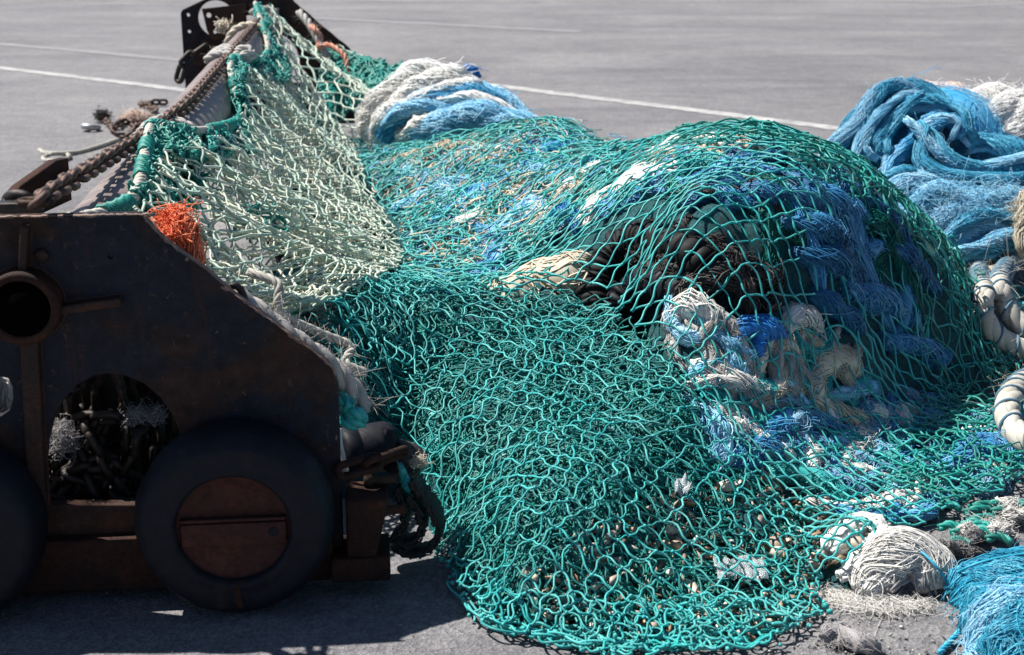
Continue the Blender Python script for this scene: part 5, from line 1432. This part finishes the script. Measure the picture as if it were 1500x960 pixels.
tag(build('eye_hook', tubes(spline([on_s(336, 424, S0 + .05), on_s(342, 418, S0 + .05), on_s(352, 424, S0 + .05), on_s(358, 438, S0 + .05), on_s(358, 450, S0 + .05)], 24), .009, 8), M['chain_dark']), 'small steel hook standing on the plate slope', 'hook')
tag(build('green_rope_knot', rope([on_s(496, 580, S0 + .08), on_s(512, 592, S0 + .06), on_s(505, 606, S0 + .08), on_s(522, 604, S0 + .06), on_s(530, 618, S0 + .08), on_s(514, 620, S0 + .06), on_s(498, 612, S0 + .08), on_s(500, 596, S0 + .1)], .017, fray=120), M['green']), 'green rope knot at the right corner of the near plate', 'rope')
tag(build('white_rope_end', tubes(spline([on_s(497, 628, S0 + .06), on_s(498, 648, S0 + .055), on_s(503, 672, S0 + .05), on_s(508, 690, S0 + .05)], 20), .006, 7), M['white']), 'short white cord end hanging beside the tyre', 'cord')
def roll(p0, p1, R, mat):
    a, b = np.asarray(p0), np.asarray(p1)
    L = np.linalg.norm(b - a)
    return lathe([(R * .45, .0), (R * .9, -.004), (R, .012), (R, L * .3), (R * .97, L * .31), (R, L * .33), (R, L - .012), (R * .9, L + .004), (R * .45, L)], a, b - a, 48, True)
tag(build('rubber_roller', roll(on_s(500, 664, S0 + .13), on_s(572, 652, S0 + .17), .062, 'rubber'), M['rubber']), 'black rubber roller lying behind the near wheel', 'rubber roller')
tag(build('rubber_roller', roll(on_s(576, 668, S0 + .12), on_s(604, 676, S0 + .16), .045, 'rubber_grey'), M['rubber_grey']), 'worn rubber disc beside the black roller', 'rubber roller')
chain('short_chain', [on_s(506, 690, S0 - .02), on_s(540, 680, S0 - .0), on_s(585, 664, S0 + .03)], .085, .125, .05, .0095, 'rust', 'short rusty long link chain beside the wheel', roll0=1.0, jit=.2)
def ribbon(pts, wv, w, th, mat, n=40):
    p = spline(pts, n); T, A, B = frame(p)
    wv = np.asarray(wv, float); wv = wv / np.linalg.norm(wv)
    nn = np.cross(T, wv); nn /= np.linalg.norm(nn, axis=1, keepdims=True)
    q = np.stack([p - wv * w - nn * th, p + wv * w - nn * th, p + wv * w + nn * th, p - wv * w + nn * th], 1)
    q += .0025 * rng.normal(0, 1, q.shape)
    idx = np.arange(n * 4).reshape(n, 4)
    f = np.stack([idx[:-1], np.roll(idx, -1, 1)[:-1], np.roll(idx, -1, 1)[1:], idx[1:]], -1).reshape(-1, 4)
    return Geo().add(q.reshape(-1, 3), f)
for pts, lb in [([(584, 712), (594, 740), (592, 770), (578, 786)], 'worn rubber strap with frayed bright edge beside the end block'), ([(602, 722), (618, 750), (618, 778), (600, 792), (584, 788)], 'second rubber strap curling behind the frayed strap'), ([(606, 700), (634, 740), (644, 775), (628, 802), (600, 806), (580, 792)], 'widest rubber strap loop against the green net')]:
    P_ = [on_s(a, b, S0 + .06) for a, b in pts]
    g = ribbon(P_, BD + PD * .3, .035, .006, None); g.merge(tubes(spline(P_, 60) - BD * .036 + rng.normal(0, .002, (60, 3)), .0035 * rng.uniform(.5, 1.3, 60), 5))
    tag(build('rubber_strap', g, M['rubber_grey']), lb, 'rubber strap')
tag(build('green_twine_tie', hank([on_s(586, 680, S0 + .05), on_s(592, 700, S0 + .05), on_s(598, 722, S0 + .05)], .014, 60, .002, loose=20), M['green']), 'green twine tie hanging from the rubber strap loops', 'twine')
g = fuzz(on_s(610, 676, S0 + .1), (.02, .02, .01), 120, .04, .0007)
tag(build('pale_fibre_tuft', g, M['cream']), 'pale fibre tuft on top of the rubber strap loops', 'fibre')
# ------------------------------------------------------------------ light
SUN = Vector((.6, -.25, -1.0)).normalized()          # the way the light travels
sd = bpy.data.lights.new('sun', 'SUN'); sd.energy = 5.0; sd.angle = math.radians(.5); sd.color = (1, .965, .91)
so = bpy.data.objects.new('sun', sd); COL.objects.link(so)
so.rotation_euler = SUN.to_track_quat('-Z', 'Y').to_euler()
so.location = (0, 0, 10)
wd = bpy.data.worlds.new('World'); SC.world = wd; wd.use_nodes = True
nt = wd.node_tree
sky = nt.nodes.new('ShaderNodeTexSky'); sky.sky_type = 'NISHITA'; sky.sun_disc = False
sky.air_density = .7; sky.dust_density = .3; sky.ozone_density = 2.0
sky.sun_elevation = math.asin(-SUN.z); sky.sun_rotation = math.atan2(-SUN.x, -SUN.y)
nt.links.new(sky.outputs[0], nt.nodes['Background'].inputs['Color'])
nt.nodes['Background'].inputs['Strength'].default_value = .06
vs = SC.view_settings
vs.view_transform = 'Standard'; vs.look = 'None'; vs.exposure = 0.85; vs.gamma = 1; vs.use_curve_mapping = False
